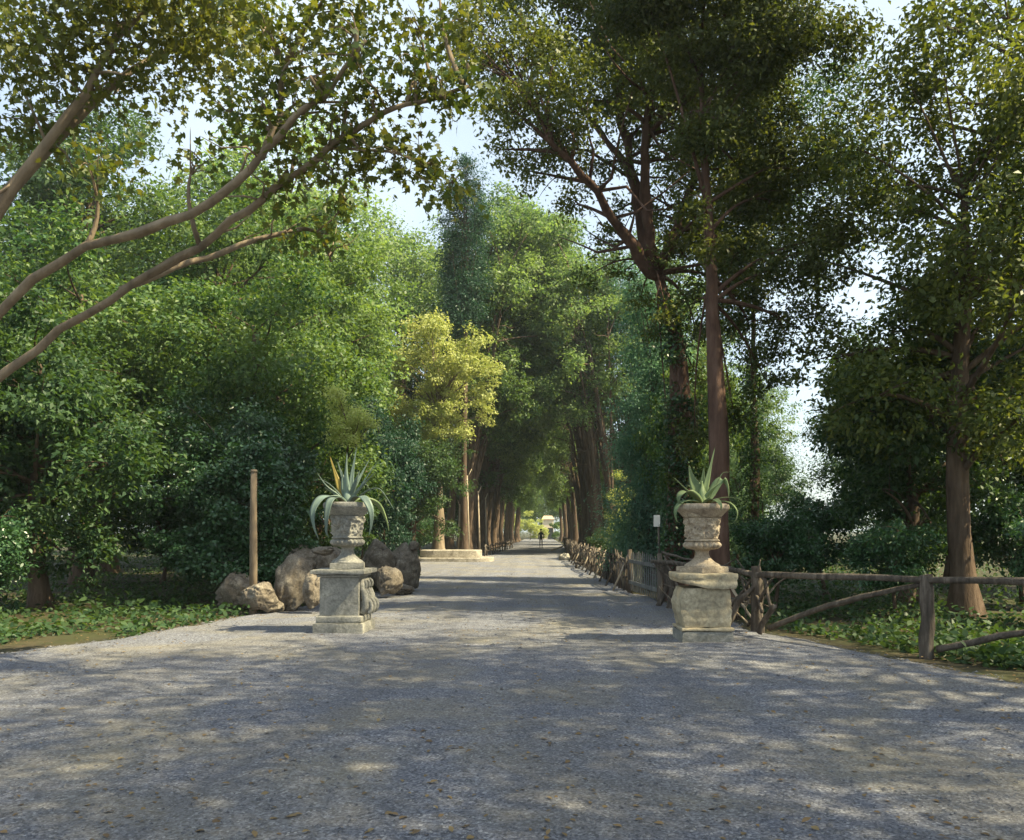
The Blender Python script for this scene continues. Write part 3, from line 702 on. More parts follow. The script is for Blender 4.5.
for x, y, s_, lab in [(6.6, 15.8, .9, "second dark laurel bush along the rail fence, right of the first"), (8.6, 14.0, 1.0, "third dark laurel bush along the rail fence, farthest right"), (7.2, 21.5, 1.3, "large laurel bush in the second line behind the rail fence"), (10.5, 18.5, 1.3, "large laurel bush at the far right behind the rail fence"),
                      (4.3, 24.5, .9, "small laurel bush behind the picket gate"), (-9.8, 14.6, 1.0, "laurel bush left of the ivy bank, nearest"), (-12.5, 19.5, 1.3, "large laurel bush left of the ivy bank, farther"), (-11.8, 26.5, 1.5, "largest laurel bush in the gap left of the boulders"), (-8.6, 28, 1.0, "laurel bush in the shade behind the boulders"),
                      (-8.8, 41.5, 1.3, "laurel bush in the shade left of the low stone platform"), (-7.4, 52.5, 1.3, "laurel bush in the shade behind the low stone platform"), (4.9, 47, 1.1, "laurel bush beside the far stretch of the woven fence"), (5.4, 37, 1.2, "laurel bush behind the yellow young tree")]:
    dup(lau, (x, y, 0), x * 2.1, s_, lab, "laurel bushes of the undergrowth")
lau["group"] = "laurel bushes of the undergrowth"
# ivy bank
c = []
for px, py, Y, r in [(265, 480, 18.6, .55), (285, 500, 18.4, .5), (262, 530, 18.3, .55), (290, 545, 18.3, .5), (270, 570, 18.0, .4), (300, 520, 18.8, .45), (262, 450, 19, .5), (240, 520, 18.4, .6), (235, 470, 18.8, .6), (245, 570, 18, .45), (300, 480, 19.2, .45), (210, 540, 18.4, .7), (180, 560, 18, .7), (205, 490, 18.8, .7)]:
    c.append((*rel((-5.9, 18.5, 0), px, py, Y), r))
make_tree("ivy_bank", "glossy ivy-covered bank behind the left boulders", "bush", None, (-5.9, 18.5, 0), [(0, 0, 0), (.1, 0, 1), (0, .1, 2), (.1, 0, 2.8)], .07, c, 24000, .085, M['ivy'], M['bark_brown'], 24, fork=.05, shape=OVAL, aspect=.8, twigs=1, sides=6)

# ------------------------------------------------------------------ pedestals and urns
def relief(t, z, seed, amp):
    p = Vector((math.cos(t) * 2.0, math.sin(t) * 2.0, z * 5.0 + seed))
    sw = math.cos(6 * t) * math.cos(z * 14) * .5
    return amp * (sw + 1.4 * noise.noise(p * 2.2) + .9 * noise.noise(p * 5.0))

def make_urn(label, loc, H, wr, stone, seed, rz=0):
    root = empty("stone_urn", loc, label, "urn", "carved stone urns on pedestals", rz)
    s = H / 1.06; w = wr
    fv, ff = soft_box(.54 * w, .54 * w, .0, .10 * s, 6, 3, .012, .006, 7, seed)
    mesh_obj("foot_slab", fv, ff, stone, root)
    pr = smooth_prof([(.262 * w, .098 * s), (.25 * w, .125 * s), (.19 * w, .165 * s), (.125 * w, .225 * s), (.098 * w, .29 * s), (.10 * w, .335 * s), (.13 * w, .352 * s)], 4)
    v, f = lathe(pr, 48); mesh_obj("stem", v, f, stone, root)
    pr = smooth_prof([(.13 * w, .353 * s), (.215 * w, .37 * s), (.262 * w, .405 * s), (.268 * w, .44 * s), (.235 * w, .475 * s)], 6)
    v, f = lathe(pr, 240, lambda t, r, z, i: r + .030 * w * abs(math.sin(t * 11)) * min(1, max(0, (r - .14 * w) / (.08 * w))) - .018 * w)
    mesh_obj("gadrooned_bowl", v, f, stone, root)
    pr = smooth_prof([(.225 * w, .476 * s), (.25 * w, .492 * s), (.25 * w, .508 * s), (.225 * w, .522 * s)], 4)
    v, f = lathe(pr, 64); mesh_obj("collar", v, f, stone, root)
    pr = smooth_prof([(.222 * w, .523 * s), (.232 * w, .60 * s), (.242 * w, .70 * s), (.262 * w, .80 * s), (.272 * w, .845 * s)], 9)
    def fn(t, r, z, i):
        e = min((z - .523 * s) / (.04 * s), (.845 * s - z) / (.04 * s), 1)
        return r + max(0, e) * relief(t, z / s, seed, .034 * w)
    v, f = lathe(pr, 160, fn); mesh_obj("carved_body", v, f, stone, root)
    pr = smooth_prof([(.25 * w, .846 * s), (.285 * w, .872 * s), (.325 * w, .92 * s), (.37 * w, .965 * s), (.388 * w, .99 * s), (.388 * w, 1.03 * s), (.372 * w, 1.06 * s), (.34 * w, 1.058 * s), (.325 * w, 1.02 * s), (.31 * w, 1.0 * s)], 4)
    v, f = lathe(pr, 72, lambda t, r, z, i: r * (1 + .006 * noise.noise(Vector((math.cos(t) * 3, math.sin(t) * 3, z * 6 + seed)))))
    f = f[:-2]
    mesh_obj("rim", v, f, stone, root)
    pr = [(.325 * w, 1.035 * s), (.2 * w, 1.05 * s), (.08 * w, 1.065 * s), (.01, 1.07 * s)]
    v, f = lathe(pr, 40, lambda t, r, z, i: r * (1 + .04 * math.sin(5 * t)))
    mesh_obj("soil", v, f, M['soil'], root)
    return root

# left pedestal
PL = (-3.15, 13.62, gz(-3.15, 13.6))
pl = empty("stone_pedestal", PL, "grey square pedestal with a scroll carved on its side, under the left urn", "pedestal", "stone pedestals under the urns", R(-2))
pz = .012
mesh_obj("plinth", *soft_box(.80, .82, -.1, .16, 10, 5, .018, .008, 6, 1), M['stone_grey'], pl)
mesh_obj("plinth_moulding", *soft_box(.73, .75, .158, .275, 10, 5, .03, .007, 6, 2), M['stone_grey'], pl)
mesh_obj("die", *soft_box(.62, .64, .273, .872, 16, 16, .012, .007, 6, 3), M['stone_grey'], pl)
mesh_obj("cap_moulding", *soft_box(.70, .72, .870, .925, 10, 4, .022, .006, 6, 4), M['stone_grey'], pl)
mesh_obj("cap", *soft_box(.86, .88, .923, .995, 14, 4, .014, .010, 5, 5), M['stone_grey'], pl)
mb = MB()
sp = []
for k in range(40):   # lower volute
    t = k / 39; a = -1.2 + t * 9.5; r = .125 * (1 - .85 * t)
    sp.append((.33 + .07 + r * math.cos(a) * .75, 0, .42 + r * math.sin(a)))
mb.tube([(x, -.2, z) for x, y, z in sp], [.034] * 40, 8); mb.tube([(x, .0, z) for x, y, z in sp], [.036] * 40, 8); mb.tube([(x, .2, z) for x, y, z in sp], [.034] * 40, 8)
sp = []
for k in range(30):
    t = k / 29; a = 2.0 - t * 8.5; r = .07 * (1 - .8 * t)
    sp.append((.33 + .03 + r * math.cos(a) * .7, 0, .75 + r * math.sin(a)))
for yy in (-.2, 0, .2): mb.tube([(x, yy, z) for x, y, z in sp], [.026] * 30, 8)
for yy in (-.22, -.1, .1, .22): mb.tube([(.335, yy, .30), (.40, yy, .42), (.385, yy, .58), (.34, yy, .70), (.335, yy, .84)], [.05, .06, .055, .045, .04], 8)
tag(mb.build("side_scroll", M['stone_grey'], pl), "carved scroll bracket on the right side")
make_urn("carved grey urn on the left pedestal, half hidden by drooping leaves", (PL[0] + .05, PL[1], PL[2] + .993), 1.06, .98, M['stone_grey'], 3, R(10))

# right pedestal: rough weathered blocks
PR = (2.36, 12.45, gz(2.36, 12.4))
pr_ = empty("stone_pedestal", PR, "rough weathered buff pedestal of stacked blocks under the right urn", "pedestal", "stone pedestals under the urns", R(2))
mesh_obj("plinth", *soft_box(.74, .78, -.12, .16, 10, 5, .02, .012, 6, 11), M['stone_grey'], pr_)
mesh_obj("plinth_moulding", *soft_box(.76, .80, .158, .215, 10, 4, .025, .014, 6, 12), M['stone_buff'], pr_)
def rough_block(sx, sy, z0, z1, seed, amp, cut=0):
    v, f = soft_box(sx, sy, z0, z1, 26, 22, .013, amp * .55, 6.5, seed)
    out = []
    for p in v:
        lay = .012 * math.sin((p.z + .03 * noise.noise(Vector((p.x * 5, p.y * 5, seed)))) * 48)
        k = 1 + lay * (1 if amp > .015 else .5)
        q = Vector((p.x * k, p.y * k, p.z))
        h = (p.z - z0) / (z1 - z0)
        if cut == 1:   # body swells low on the left, broken foot
            q.x -= .045 * max(0, -p.x / sx * 2) * math.sin(math.pi * min(1, max(0, 1.15 - h * 1.1))) 
            q.x *= .96 + .05 * math.sin(h * 3.0 + .4)
        if cut == 2 and h < .6:   # cap with its lower left corner broken away
            q.z += .085 * max(0, (-p.x / sx * 2 + .05)) ** 1.0 * (1 - h)
            q.x *= 1 - .05 * (1 - h)
        out.append(q)
    return out, f
mesh_obj("die", *rough_block(.68, .70, .213, .772, 14, .026, 1), M['stone_buff'], pr_)
mesh_obj("cap", *rough_block(.84, .84, .765, .985, 15, .022, 2), M['stone_buff'], pr_)
make_urn("carved buff urn with a wide bare rim on the right pedestal", (PR[0], PR[1], PR[2] + .98), 1.0, 1.0, M['stone_urn'], 8, R(35))

# ------------------------------------------------------------------ agaves
def agave_leaf(parent, base, ctrl, w, mat, twist=0.0, fold=.25, label=None):
    """strap leaf along control points relative to the plant"""
    pts = smooth_prof([tuple(base)] + [tuple(c) for c in ctrl], 5); m = len(pts)
    pts = [Vector(p) for p in pts]
    hd = Vector((ctrl[-1][0] - base[0], ctrl[-1][1] - base[1], 0))
    if hd.length < .05: hd = Vector((math.cos(twist), math.sin(twist), 0))
    side = Vector((-hd.y, hd.x, 0)).normalized()
    if twist:
        ax = Vector((1, 0, 0)) if side.x >= 0 else Vector((-1, 0, 0))
        side = side.lerp(ax, min(1, abs(twist))).normalized()
    v = []; f = []
    for i, p in enumerate(pts):
        t = i / (m - 1)
        ww = w * (.62 + .55 * math.sin(math.pi * min(1, t * 1.15 + .1))) * (1 - t ** 3) * .85 + .0015
        tan = (pts[min(i + 1, m - 1)] - pts[max(i - 1, 0)]).normalized()
        s = (side - tan * side.dot(tan)).normalized(); nn = s.cross(tan).normalized()
        for a, h in ((-1, fold), (-.5, .06), (0, 0), (.5, .06), (1, fold)):
            v.append(p + s * a * ww * .5 + nn * h * ww * .5 * -1)
        th = (.010 * (1 - t) + .002)
        for a, h in ((.5, .02), (0, -.04), (-.5, .02)):
            v.append(p + s * a * ww * .5 - nn * h * ww * -1 + nn * th)
    for i in range(m - 1):
        for k in range(8):
            f.append((i * 8 + k, i * 8 + (k + 1) % 8, (i + 1) * 8 + (k + 1) % 8, (i + 1) * 8 + k))
    f.append(tuple(range(8))); f.append(tuple((m - 1) * 8 + k for k in range(7, -1, -1)))
    o = mesh_obj("leaf", v, f, mat, parent)
    if label: o["label"] = label
    return o

def agave(label, loc, scale, specs, matname, core_h):
    root = empty("agave", loc, label, "agave plant", "agaves growing in the urns")
    v, f = lathe(smooth_prof([(.05, -.02), (.085, .05), (.07, .14), (.03, .24), (.004, core_h)], 4), 14, lambda t, r, z, i: r * (1 + .12 * math.sin(3 * t + z * 9)))
    mesh_obj("leaf_bud", v, f, M[matname], root)
    for sp_ in specs:
        pts, w = sp_[0], sp_[1]; mt = sp_[2] if len(sp_) > 2 else matname
        agave_leaf(root, (pts[0][0] * .25, pts[0][1] * .25, .0), pts, w, M[mt], twist=sp_[3] if len(sp_) > 3 else 0.0,
                   label=sp_[4] if len(sp_) > 4 else None)
    return root
# points in metres relative to the soil centre; camera side is -y
AL = (PL[0] + .06, PL[1], PL[2] + .993 + 1.05)
S_ = F / 13.62
def pp(dx, dy, y): return (dx / S_, y, -dy / S_)       # offsets read from the photo in its pixels at this depth
ag_left = [
 ([pp(2, -14, .02), pp(4, -34, .05), pp(8, -58, .06)], .10, 'agave_blue', 1.2),
 ([pp(-1, -14, -.05), pp(-1, -30, -.08), pp(0, -51, -.08)], .11, 'agave_blue', 1.4),
 ([pp(-4, -12, .03), pp(-6, -24, .05), pp(-7, -33, .05)], .10, 'agave_blue', 1.0),
 ([pp(5, -12, -.05), pp(10, -24, -.1), pp(13, -33, -.1)], .09, 'agave_blue', 1.3),
 ([pp(8, -10, .02), pp(18, -26, .03), pp(30, -43, .02)], .075, 'agave_blue', .4),
 ([pp(-8, -12, .08), pp(-14, -28, .12), pp(-21, -49, .16)], .12, 'agave_yellow', .9, "yellowed upright leaf"),
 ([pp(-8, -9, -.02), pp(-18, -19, -.05), pp(-28, -24, -.06), pp(-34, -22, -.05)], .06, 'agave_blue'),
 ([pp(-8, -6, -.08), pp(-14, -10, -.12), pp(-22, -16, -.12)], .055, 'agave_blue'),
 ([pp(12, -7, -.05), pp(24, -14, -.1), pp(34, -13, -.12), pp(46, 4, -.14), pp(47, 6, -.14)], .055, 'agave_blue'),
 ([pp(-10, -6, -.18), pp(-22, -4, -.30), pp(-29, 8, -.36), pp(-28, 24, -.36), pp(-24, 36, -.32)], .155, 'agave_blue', .75),
 ([pp(-7, -5, -.25), pp(-11, -1, -.46), pp(-13, 12, -.52), pp(-14, 28, -.50), pp(-12, 34, -.48)], .13, 'agave_blue', .8),
 ([pp(10, -6, -.15), pp(20, -4, -.28), pp(27, 8, -.34), pp(27, 22, -.32), pp(24, 33, -.28)], .14, 'agave_blue', .7),
 ([pp(-3, -14, .1), pp(-9, -30, .16), pp(-14, -44, .2)], .08, 'agave_blue', 1.0),
 ([pp(4, -14, .1), pp(11, -30, .18), pp(19, -46, .22)], .075, 'agave_blue', .9),
 ([pp(9, -9, -.1), pp(20, -20, -.2), pp(31, -31, -.26)], .065, 'agave_blue', .5),
 ([pp(-9, -8, -.1), pp(-19, -17, -.2), pp(-27, -30, -.26)], .06, 'agave_blue', .5),
 ([pp(12, -5, .1), pp(26, 0, .2), pp(34, 14, .26), pp(38, 28, .26)], .15, 'agave_green', .6, "greenish lower leaf"),
 ([pp(-6, -10, .15), pp(-14, -18, .35), pp(-20, -8, .55)], .09, 'agave_blue'),
 ([pp(6, -10, .15), pp(12, -20, .32), pp(16, -14, .5)], .09, 'agave_blue'),
]
agave("spiky blue-green agave with leaves drooping over the left urn", AL, 1, ag_left, 'agave_blue', .36)
AR = (PR[0], PR[1], PR[2] + .98 + 1.0)
S_ = F / 12.45
ag_right = [
 ([pp(-4, -12, .02), pp(-10, -26, .03), pp(-13, -40, .02)], .20, 'agave_green', 1.1),
 ([pp(3, -14, .02), pp(8, -34, .05), pp(14, -58, .08)], .10, 'agave_green', 1.0),
 ([pp(0, -12, .08), pp(2, -26, .10), pp(3, -38, .10)], .13, 'agave_green', 1.2),
 ([pp(5, -9, -.05), pp(12, -17, -.08), pp(18, -22, -.09)], .09, 'agave_green', .6),
 ([pp(10, -10, .1), pp(18, -22, .15), pp(24, -25, .16), pp(28, -18, .16), pp(29, -8, .16)], .14, 'agave_green', .8),
 ([pp(-8, -8, .0), pp(-18, -17, .02), pp(-26, -25, .02), pp(-29, -27, .02)], .07, 'agave_green'),
 ([pp(-8, -7, -.15), pp(-17, -12, -.22), pp(-25, -9, -.26), pp(-26, -2, -.26), pp(-21, 0, -.26)], .14, 'agave_green', .5),
 ([pp(-10, -3, -.12), pp(-22, -2, -.2), pp(-29, 6, -.24), pp(-28, 16, -.22), pp(-24, 19, -.2)], .09, 'agave_green', .5),
 ([pp(6, -4, -.22), pp(9, -3, -.36), pp(12, 2, -.46), pp(12, 7, -.46)], .13, 'agave_green', .3),
 ([pp(10, -4, .0), pp(22, -7, .0), pp(35, -6, 0), pp(42, -2, 0)], .04, 'agave_green'),
 ([pp(12, -3, -.1), pp(25, -1, -.18), pp(32, 8, -.2), pp(29, 18, -.2), pp(22, 20, -.2)], .065, 'agave_green'),
 ([pp(-3, -10, .2), pp(-8, -20, .38), pp(-12, -14, .5)], .12, 'agave_green'),
 ([pp(6, -10, .2), pp(14, -18, .34), pp(20, -10, .46)], .10, 'agave_green'),
 ([pp(14, -20, -.02), pp(20, -31, -.02), pp(27, -32, -.02)], .035, 'agave_green', 0, "small curled pale leaf tip"),
]
agave("green agave with broad curling leaves in the right urn", AR, 1, ag_right, 'agave_green', .34)

# ------------------------------------------------------------------ boulders
from mathutils import Matrix
def ico(sub):
    import bmesh
    bm = bmesh.new(); bmesh.ops.create_icosphere(bm, subdivisions=sub, radius=1.0)
    v = [x.co.copy() for x in bm.verts]; f = [tuple(a.index for a in q.verts) for q in bm.faces]; bm.free(); return v, f
ICO = ico(5)
def boulder(label, px, py, Y, sx, sy, sz, seed, rz=0.0, tilt=0.0, name="boulder"):
    x, y, z = at(px, py, Y)     # centre
    v = []
    mt = Matrix.Rotation(tilt, 3, 'Y')
    for p in ICO[0]:
        q = p.copy(); o = Vector((seed * 3.7, seed * 1.3, 0))
        q = Vector((math.copysign(abs(q.x) ** .75, q.x), math.copysign(abs(q.y) ** .75, q.y), math.copysign(abs(q.z) ** .75, q.z)))
        d = 1 + .24 * noise.noise(q * 1.1 + o) + .15 * noise.noise(q * 2.3 + o) - .20 * abs(noise.noise(q * 3.1 + o)) - .17 * abs(noise.noise(q * 6 + o)) - .09 * abs(noise.noise(q * 13 + o)) + .03 * noise.noise(q * 24 + o)
        # planes broken off
        for k in range(8):
            nn = Vector((math.sin(seed * 5 + k * 2.1), math.cos(seed * 3 + k * 1.7), math.sin(seed + k * 2.9))).normalized()
            e = q.dot(nn) * d - .80
            if e > 0: d -= e * .75
        q = q * d
        v.append(mt @ Vector((q.x * sx, q.y * sy, q.z * sz)))
    zc = max(z, 0)
    v = [Vector((p.x, p.y, p.z + zc)) for p in v]
    o = mesh_obj(name, v, ICO[1], M['rock'])
    o.location = (x, y, 0); o.rotation_euler = (0, 0, rz)
    tag(o, label, "boulder", "brown boulders around the left pedestal")
    return o
boulder("large leaning boulder with a flat face, left of the left pedestal", 293, 585, 17.2, .42, .36, .60, 1, .2, .25)
boulder("rounded boulder behind the large leaning one, below the ivy", 305, 562, 18.4, .40, .36, .42, 2, .8)
boulder("pale spotted boulder tight against the left side of the left pedestal", 313, 592, 16.6, .22, .26, .36, 3, .1)
boulder("low brown boulder at the left edge under the ivy", 260, 597, 16.6, .36, .34, .30, 4, 1.2)
boulder("dark boulder showing between the urn stem and the ivy", 328, 563, 18.6, .42, .36, .42, 5, .4)
boulder("tall upright boulder right behind the left urn", 379, 565, 22.2, .46, .42, .70, 6, .0)
boulder("tall craggy boulder at the right end of the rocks", 405, 568, 22.6, .46, .40, .70, 7, .9)
boulder("dome-shaped boulder low in front of the right rocks", 389, 580, 20.4, .36, .32, .36, 8, .3)
boulder("flat stone at the foot of the dome-shaped boulder", 404, 590, 21.4, .34, .26, .16, 9, 2)
boulder("small white stone perched on top of the craggy boulder", 414, 546, 22.4, .14, .13, .13, 10, 0, 0, "perched_stone")
boulder("mossy stone ledge behind the urn stem", 323, 551, 17.6, .24, .2, .1, 12, 0)
boulder("brown boulder at far left beside the pale post", 238, 592, 17.5, .45, .4, .42, 13, 1)
boulder("small broken stone in front of the left rocks", 276, 606, 16.9, .2, .18, .14, 14, .5)

# pale post at the left margin
mb = MB(); 
x, y = gpt(253, 613)
po = empty("wooden_post", (x, y, 0), "pale slim post at the left edge beside the ivy", "post")
mb.tube([(0, 0, -.2), (.01, 0, 1), (.0, .02, 2), (.02, 0, 2.75)], [.075, .07, .065, .06], 12, wob=.2); mb.build("shaft", M['bark_pale'], po)
mb = MB(); mb.tube([(.02, 0, 2.749), (.02, 0, 2.80)], [.075, .05], 12); mb.build("post_top", M['bark_pale'], po)

# ------------------------------------------------------------------ low stone kerb, far left
kx, ky = -4.75, 45.0
kb = empty("stone_kerb", (kx, ky, 0), "low two-stepped stone platform in sunlight left of the avenue", "platform")
def slab(name, rx, ry, z0, z1, seed):
    pts = []
    prof = [(.97, z0), (1.0, z0 + .02), (1.0, z1 - .03), (.985, z1), (.0, z1 + .002)]
    v, f = lathe([(r * rx if r else .01, z) for r, z in prof], 72, lambda t, r, z, i: r * (1 / max(abs(math.cos(t)) ** 4 + abs(math.sin(t)) ** 4, .1) ** .25) * (1 + .012 * noise.noise(Vector((math.cos(t) * 5, math.sin(t) * 5, z * 4 + seed)))))
    v = [(a, b * ry / rx, c) for a, b, c in v]
    return mesh_obj(name, v, f, M['kerb'], kb, smooth=False)
slab("lower_step", 2.25, 1.5, -.1, .22, 1); slab("upper_step", 1.6, 1.05, .218, .60, 2)
for i, (dx, dy, r) in enumerate([(-.9, -.2, .14), (.2, .1, .10), (.9, -.3, .12)]):
    pass
t0 = empty("thin_stake", (-4.4, 52.0, 0), "thin pale stake standing before the left avenue trunks", "stake")
mb = MB(); mb.tube([(0, 0, -.1), (-.05, 0, 2), (-.12, 0, 5.0)], [.07, .06, .04], 7, wob=.2); mb.build("shaft", M['stick_pale'], t0)
mb = MB(); mb.tube([(-.12, 0, 4.8), (.15, .05, 5.4)], [.03, .02], 5); mb.build("side_shoot", M['stick_pale'], t0)
for lab, x, y, h, ln in [("second thin pale stake, right of the first", -4.0, 55.5, 4.2, .15), ("third thin pale stake, close to the avenue edge", -3.9, 61, 4.0, .1), ("thin pale stake nearest the mossy stump trunk", -4.9, 50.5, 3.2, -.1)]:
    d = dup(t0, (x, y, 0), rz=x * 3, scale=(1, 1, h / 5.0), label=lab)
# low stick fence on the left far side
fl = empty("stick_fence", (-3.4, 56, 0), "low dark stick fence along the far left avenue edge", "fence")
rn = random.Random(2)
for k in range(14):
    t = k / 13; x = -.15 + .9 * t; y = -3 + 26 * t
    mb = MB(); mb.tube([(x, y, -.1), (x + rn.uniform(-.08, .08), y, .45), (x + rn.uniform(-.1, .1), y, .75)], [.05, .045, .04], 6, wob=.2); mb.build("stake", M['stick'], fl)
for h in (.35, .62):
    mb = MB(); mb.tube([(-.15 + .9 * t, -3 + 26 * t, h + .05 * math.sin(t * 40)) for t in [i / 20 for i in range(21)]], .035, 6); mb.build("rail", M['stick'], fl)

# ------------------------------------------------------------------ fences on the right
FL = [(3.43, 13.5), (2.98, 16.0), (2.62, 18.4), (2.30, 22.3), (2.11, 28.9), (1.92, 36.8), (1.72, 47.0), (1.9, 62), (2.2, 78)]
# woven stick fence from the gate into the distance
wf = empty("woven_fence", (FL[3][0], FL[3][1], 0), "dark woven brushwood fence running from the gate into the distance", "fence")
def fpos(y):
    for (a, b), (c, d) in zip(FL[3:], FL[4:]):
        if b <= y <= d: return a + (c - a) * (y - b) / (d - b)
    return FL[-1][0]
rn = random.Random(9)
ylist = []; yy = 22.6
while yy < 48 and len(ylist) < 92:
    ylist.append(yy); yy += .125 + .011 * (yy - 22)
ox, oy = FL[3]
for k, yv in enumerate(ylist):
    x = fpos(yv) - ox; y_ = yv - oy; h = rn.uniform(.72, 1.10); lean = rn.gauss(0, .13)
    mb = MB()
    mb.tube([(x + rn.uniform(-.10, .06), y_, -.1), (x + rn.uniform(-.06, .06) + lean * .2, y_ + lean * .3, h * .45), (x + lean * .35 + rn.uniform(-.12, .12), y_ + lean, h)], [rn.uniform(.026, .05), rn.uniform(.026, .045), .016], 6, wob=.3)
    mb.build("stick", M['stick'] if rn.random() < .88 else M['stick_pale'], wf)
mb = MB()
for k in range(190):
    yv = ylist[-1] + .2 + (78 - ylist[-1]) * (k / 190); x = fpos(yv) - ox; h = rn.uniform(.7, 1.1); lean = rn.gauss(0, .3)
    mb.tube([(x, yv - oy, -.1), (x + lean * .3, yv - oy + lean, h)], [.045, .02], 5)
tag(mb.build("far_sticks", M['stick'], wf), kind='stuff')
for h in (.34, .72, .86):
    mb = MB(); n_ = 60
    mb.tube([(fpos(22.4 + 55 * i / n_) - ox + .04 * math.sin(i * 2.1 + h * 9), 22.4 + 55 * i / n_ - oy, h + .07 * math.sin(i * 1.3 + h * 5)) for i in range(n_ + 1)], .03, 6, wob=.3); mb.build("rail", M['stick'], wf)
for k in range(12):
    yv = 23 + k * 1.9; x = fpos(yv) - ox
    mb = MB(); mb.tube([(x - .35, yv - oy - .2, .0), (x - .1, yv - oy, .5), (x + .1, yv - oy + .3, .95)], [.035, .03, .02], 6, wob=.3); mb.build("brace", M['stick'] if k % 3 else M['stick_pale'], wf)

# picket gate
g0, g1 = Vector((2.33, 22.1, 0)), Vector((2.63, 19.0, 0))
gt = empty("picket_gate", g0, "grey weathered picket gate between the woven fence and rail fence", "gate")
d = (g1 - g0); ln = d.length; u = d.normalized(); nrm = Vector((-u.y, u.x, 0))
for k in range(14):
    t = (k + .5) / 14; c0 = u * ln * t; h = 1.02 + .06 * math.sin(t * 3) + rn.uniform(-.03, .03); w = .075
    v, f = soft_box(w, .022, .06, h, 2, 8, .006, .004, 9, k + 30)
    an = math.atan2(u.y, u.x); rot = Matrix.Rotation(an, 3, 'Z')
    v = [rot @ Vector((p.x * (1 if p.z < h - .07 else max(.15, (h - p.z) / .07)), p.y, p.z)) + c0 for p in v]
    mesh_obj("picket", v, f, M['gate_wood'], gt)
for h in (.28, .82):
    v, f = soft_box(ln, .04, h - .045, h + .045, 10, 2, .006, .004, 9, 77)
    rot = Matrix.Rotation(math.atan2(u.y, u.x), 3, 'Z')
    v = [rot @ Vector((p.x, p.y, p.z)) + u * ln * .5 + nrm * -.034 for p in v]
    mesh_obj("gate_rail", v, f, M['gate_wood'], gt)
for c0, h in ((u * -.12, 1.12), (u * (ln + .1), 1.1)):
    mb = MB(); mb.tube([c0 + Vector((0, 0, -.2)), c0 + Vector((.01, 0, .5)), c0 + Vector((0, 0, h))], [.07, .065, .06], 10, wob=.2); mb.build("gate_post", M['stick'], gt)

# rail fence behind the right urn
rf = empty("rail_fence", (3.43, 13.5, 0), "rustic pole fence behind the right urn, rails and crossed branches", "fence")
def rp(px, py, Y): x, y, z = at(px, py, Y); return (x - 3.43, y - 13.5, z)
def pole(name, pts, r0, r1, mat='stick'):
    mb = MB(); q = smooth_prof(pts, 5); m = len(q)
    q = [Vector(p) + Vector((noise.noise(Vector(p) * 3.1), noise.noise(Vector(p) * 3.1 + Vector((7, 0, 0))), noise.noise(Vector(p) * 3.1 + Vector((0, 7, 0))))) * .035 for p in q]
    mb.tube(q, [r0 + (r1 - r0) * i / (m - 1) for i in range(m)], 10, wob=.45); return mb.build(name, M[mat], rf)
pole("post", [(0, 0, -.2), (.01, 0, .5), (-.01, 0, 1.04)], .10, .085)
pole("post", [rp(668, 613, 17.6), rp(672, 590, 17.6), rp(664, 565, 17.6)], .085, .06)
pole("post", [rp(658, 606, 18.1), rp(667, 585, 18.0), rp(656, 562, 18.0)], .06, .04)
pole("post", [(1.5, -2.6, -.2), (1.52, -2.6, .5), (1.5, -2.6, 1.05)], .095, .08)
pole("post", [(3.6, -4.3, -.2), (3.6, -4.3, .5), (3.62, -4.3, 1.05)], .095, .08)
pole("rail", [rp(652, 561, 18.2), rp(680, 564, 16.6), rp(706, 566, 15.4), rp(735, 570, 14.3), rp(768, 575, 13.2), (1.5, -2.6, .98), (3.9, -4.5, .98)], .042, .05)
pole("rail", [rp(662, 552, 18.2), rp(690, 560, 16.4), rp(715, 567, 15.2), rp(757, 573, 13.6)], .025, .02)
pole("brace", [rp(725, 630, 13.4), rp(738, 604, 13.45), rp(757, 583, 13.5)], .045, .035)
pole("brace", [rp(718, 566, 15), rp(738, 598, 14.4), rp(754, 622, 13.9)], .024, .02, 'stick_pale')
pole("brace", [rp(757, 632, 12.9), rp(765, 620, 12.8), rp(774, 606, 12.6)], .05, .04)
pole("brace", [rp(757, 572, 13.5), rp(766, 584, 13.2), rp(770, 606, 13)], .035, .025)
pole("brace", [(.15, -.2, .1), (.9, -1.4, .6), (1.5, -2.6, .95)], .045, .035)
pole("brace", [(1.6, -2.7, .1), (2.6, -3.5, .5), (3.55, -4.3, .95)], .045, .035)
pole("branch", [rp(664, 555, 17.5), rp(672, 575, 17), rp(680, 598, 16.6)], .022, .018)
pole("branch", [rp(730, 597, 14.6), rp(745, 602, 14), rp(768, 606, 13.2)], .014, .012)
pole("branch", [rp(722, 566, 14.8), rp(735, 560, 14.6), rp(738, 562, 14.5), rp(745, 570, 14.4)], .012, .008)

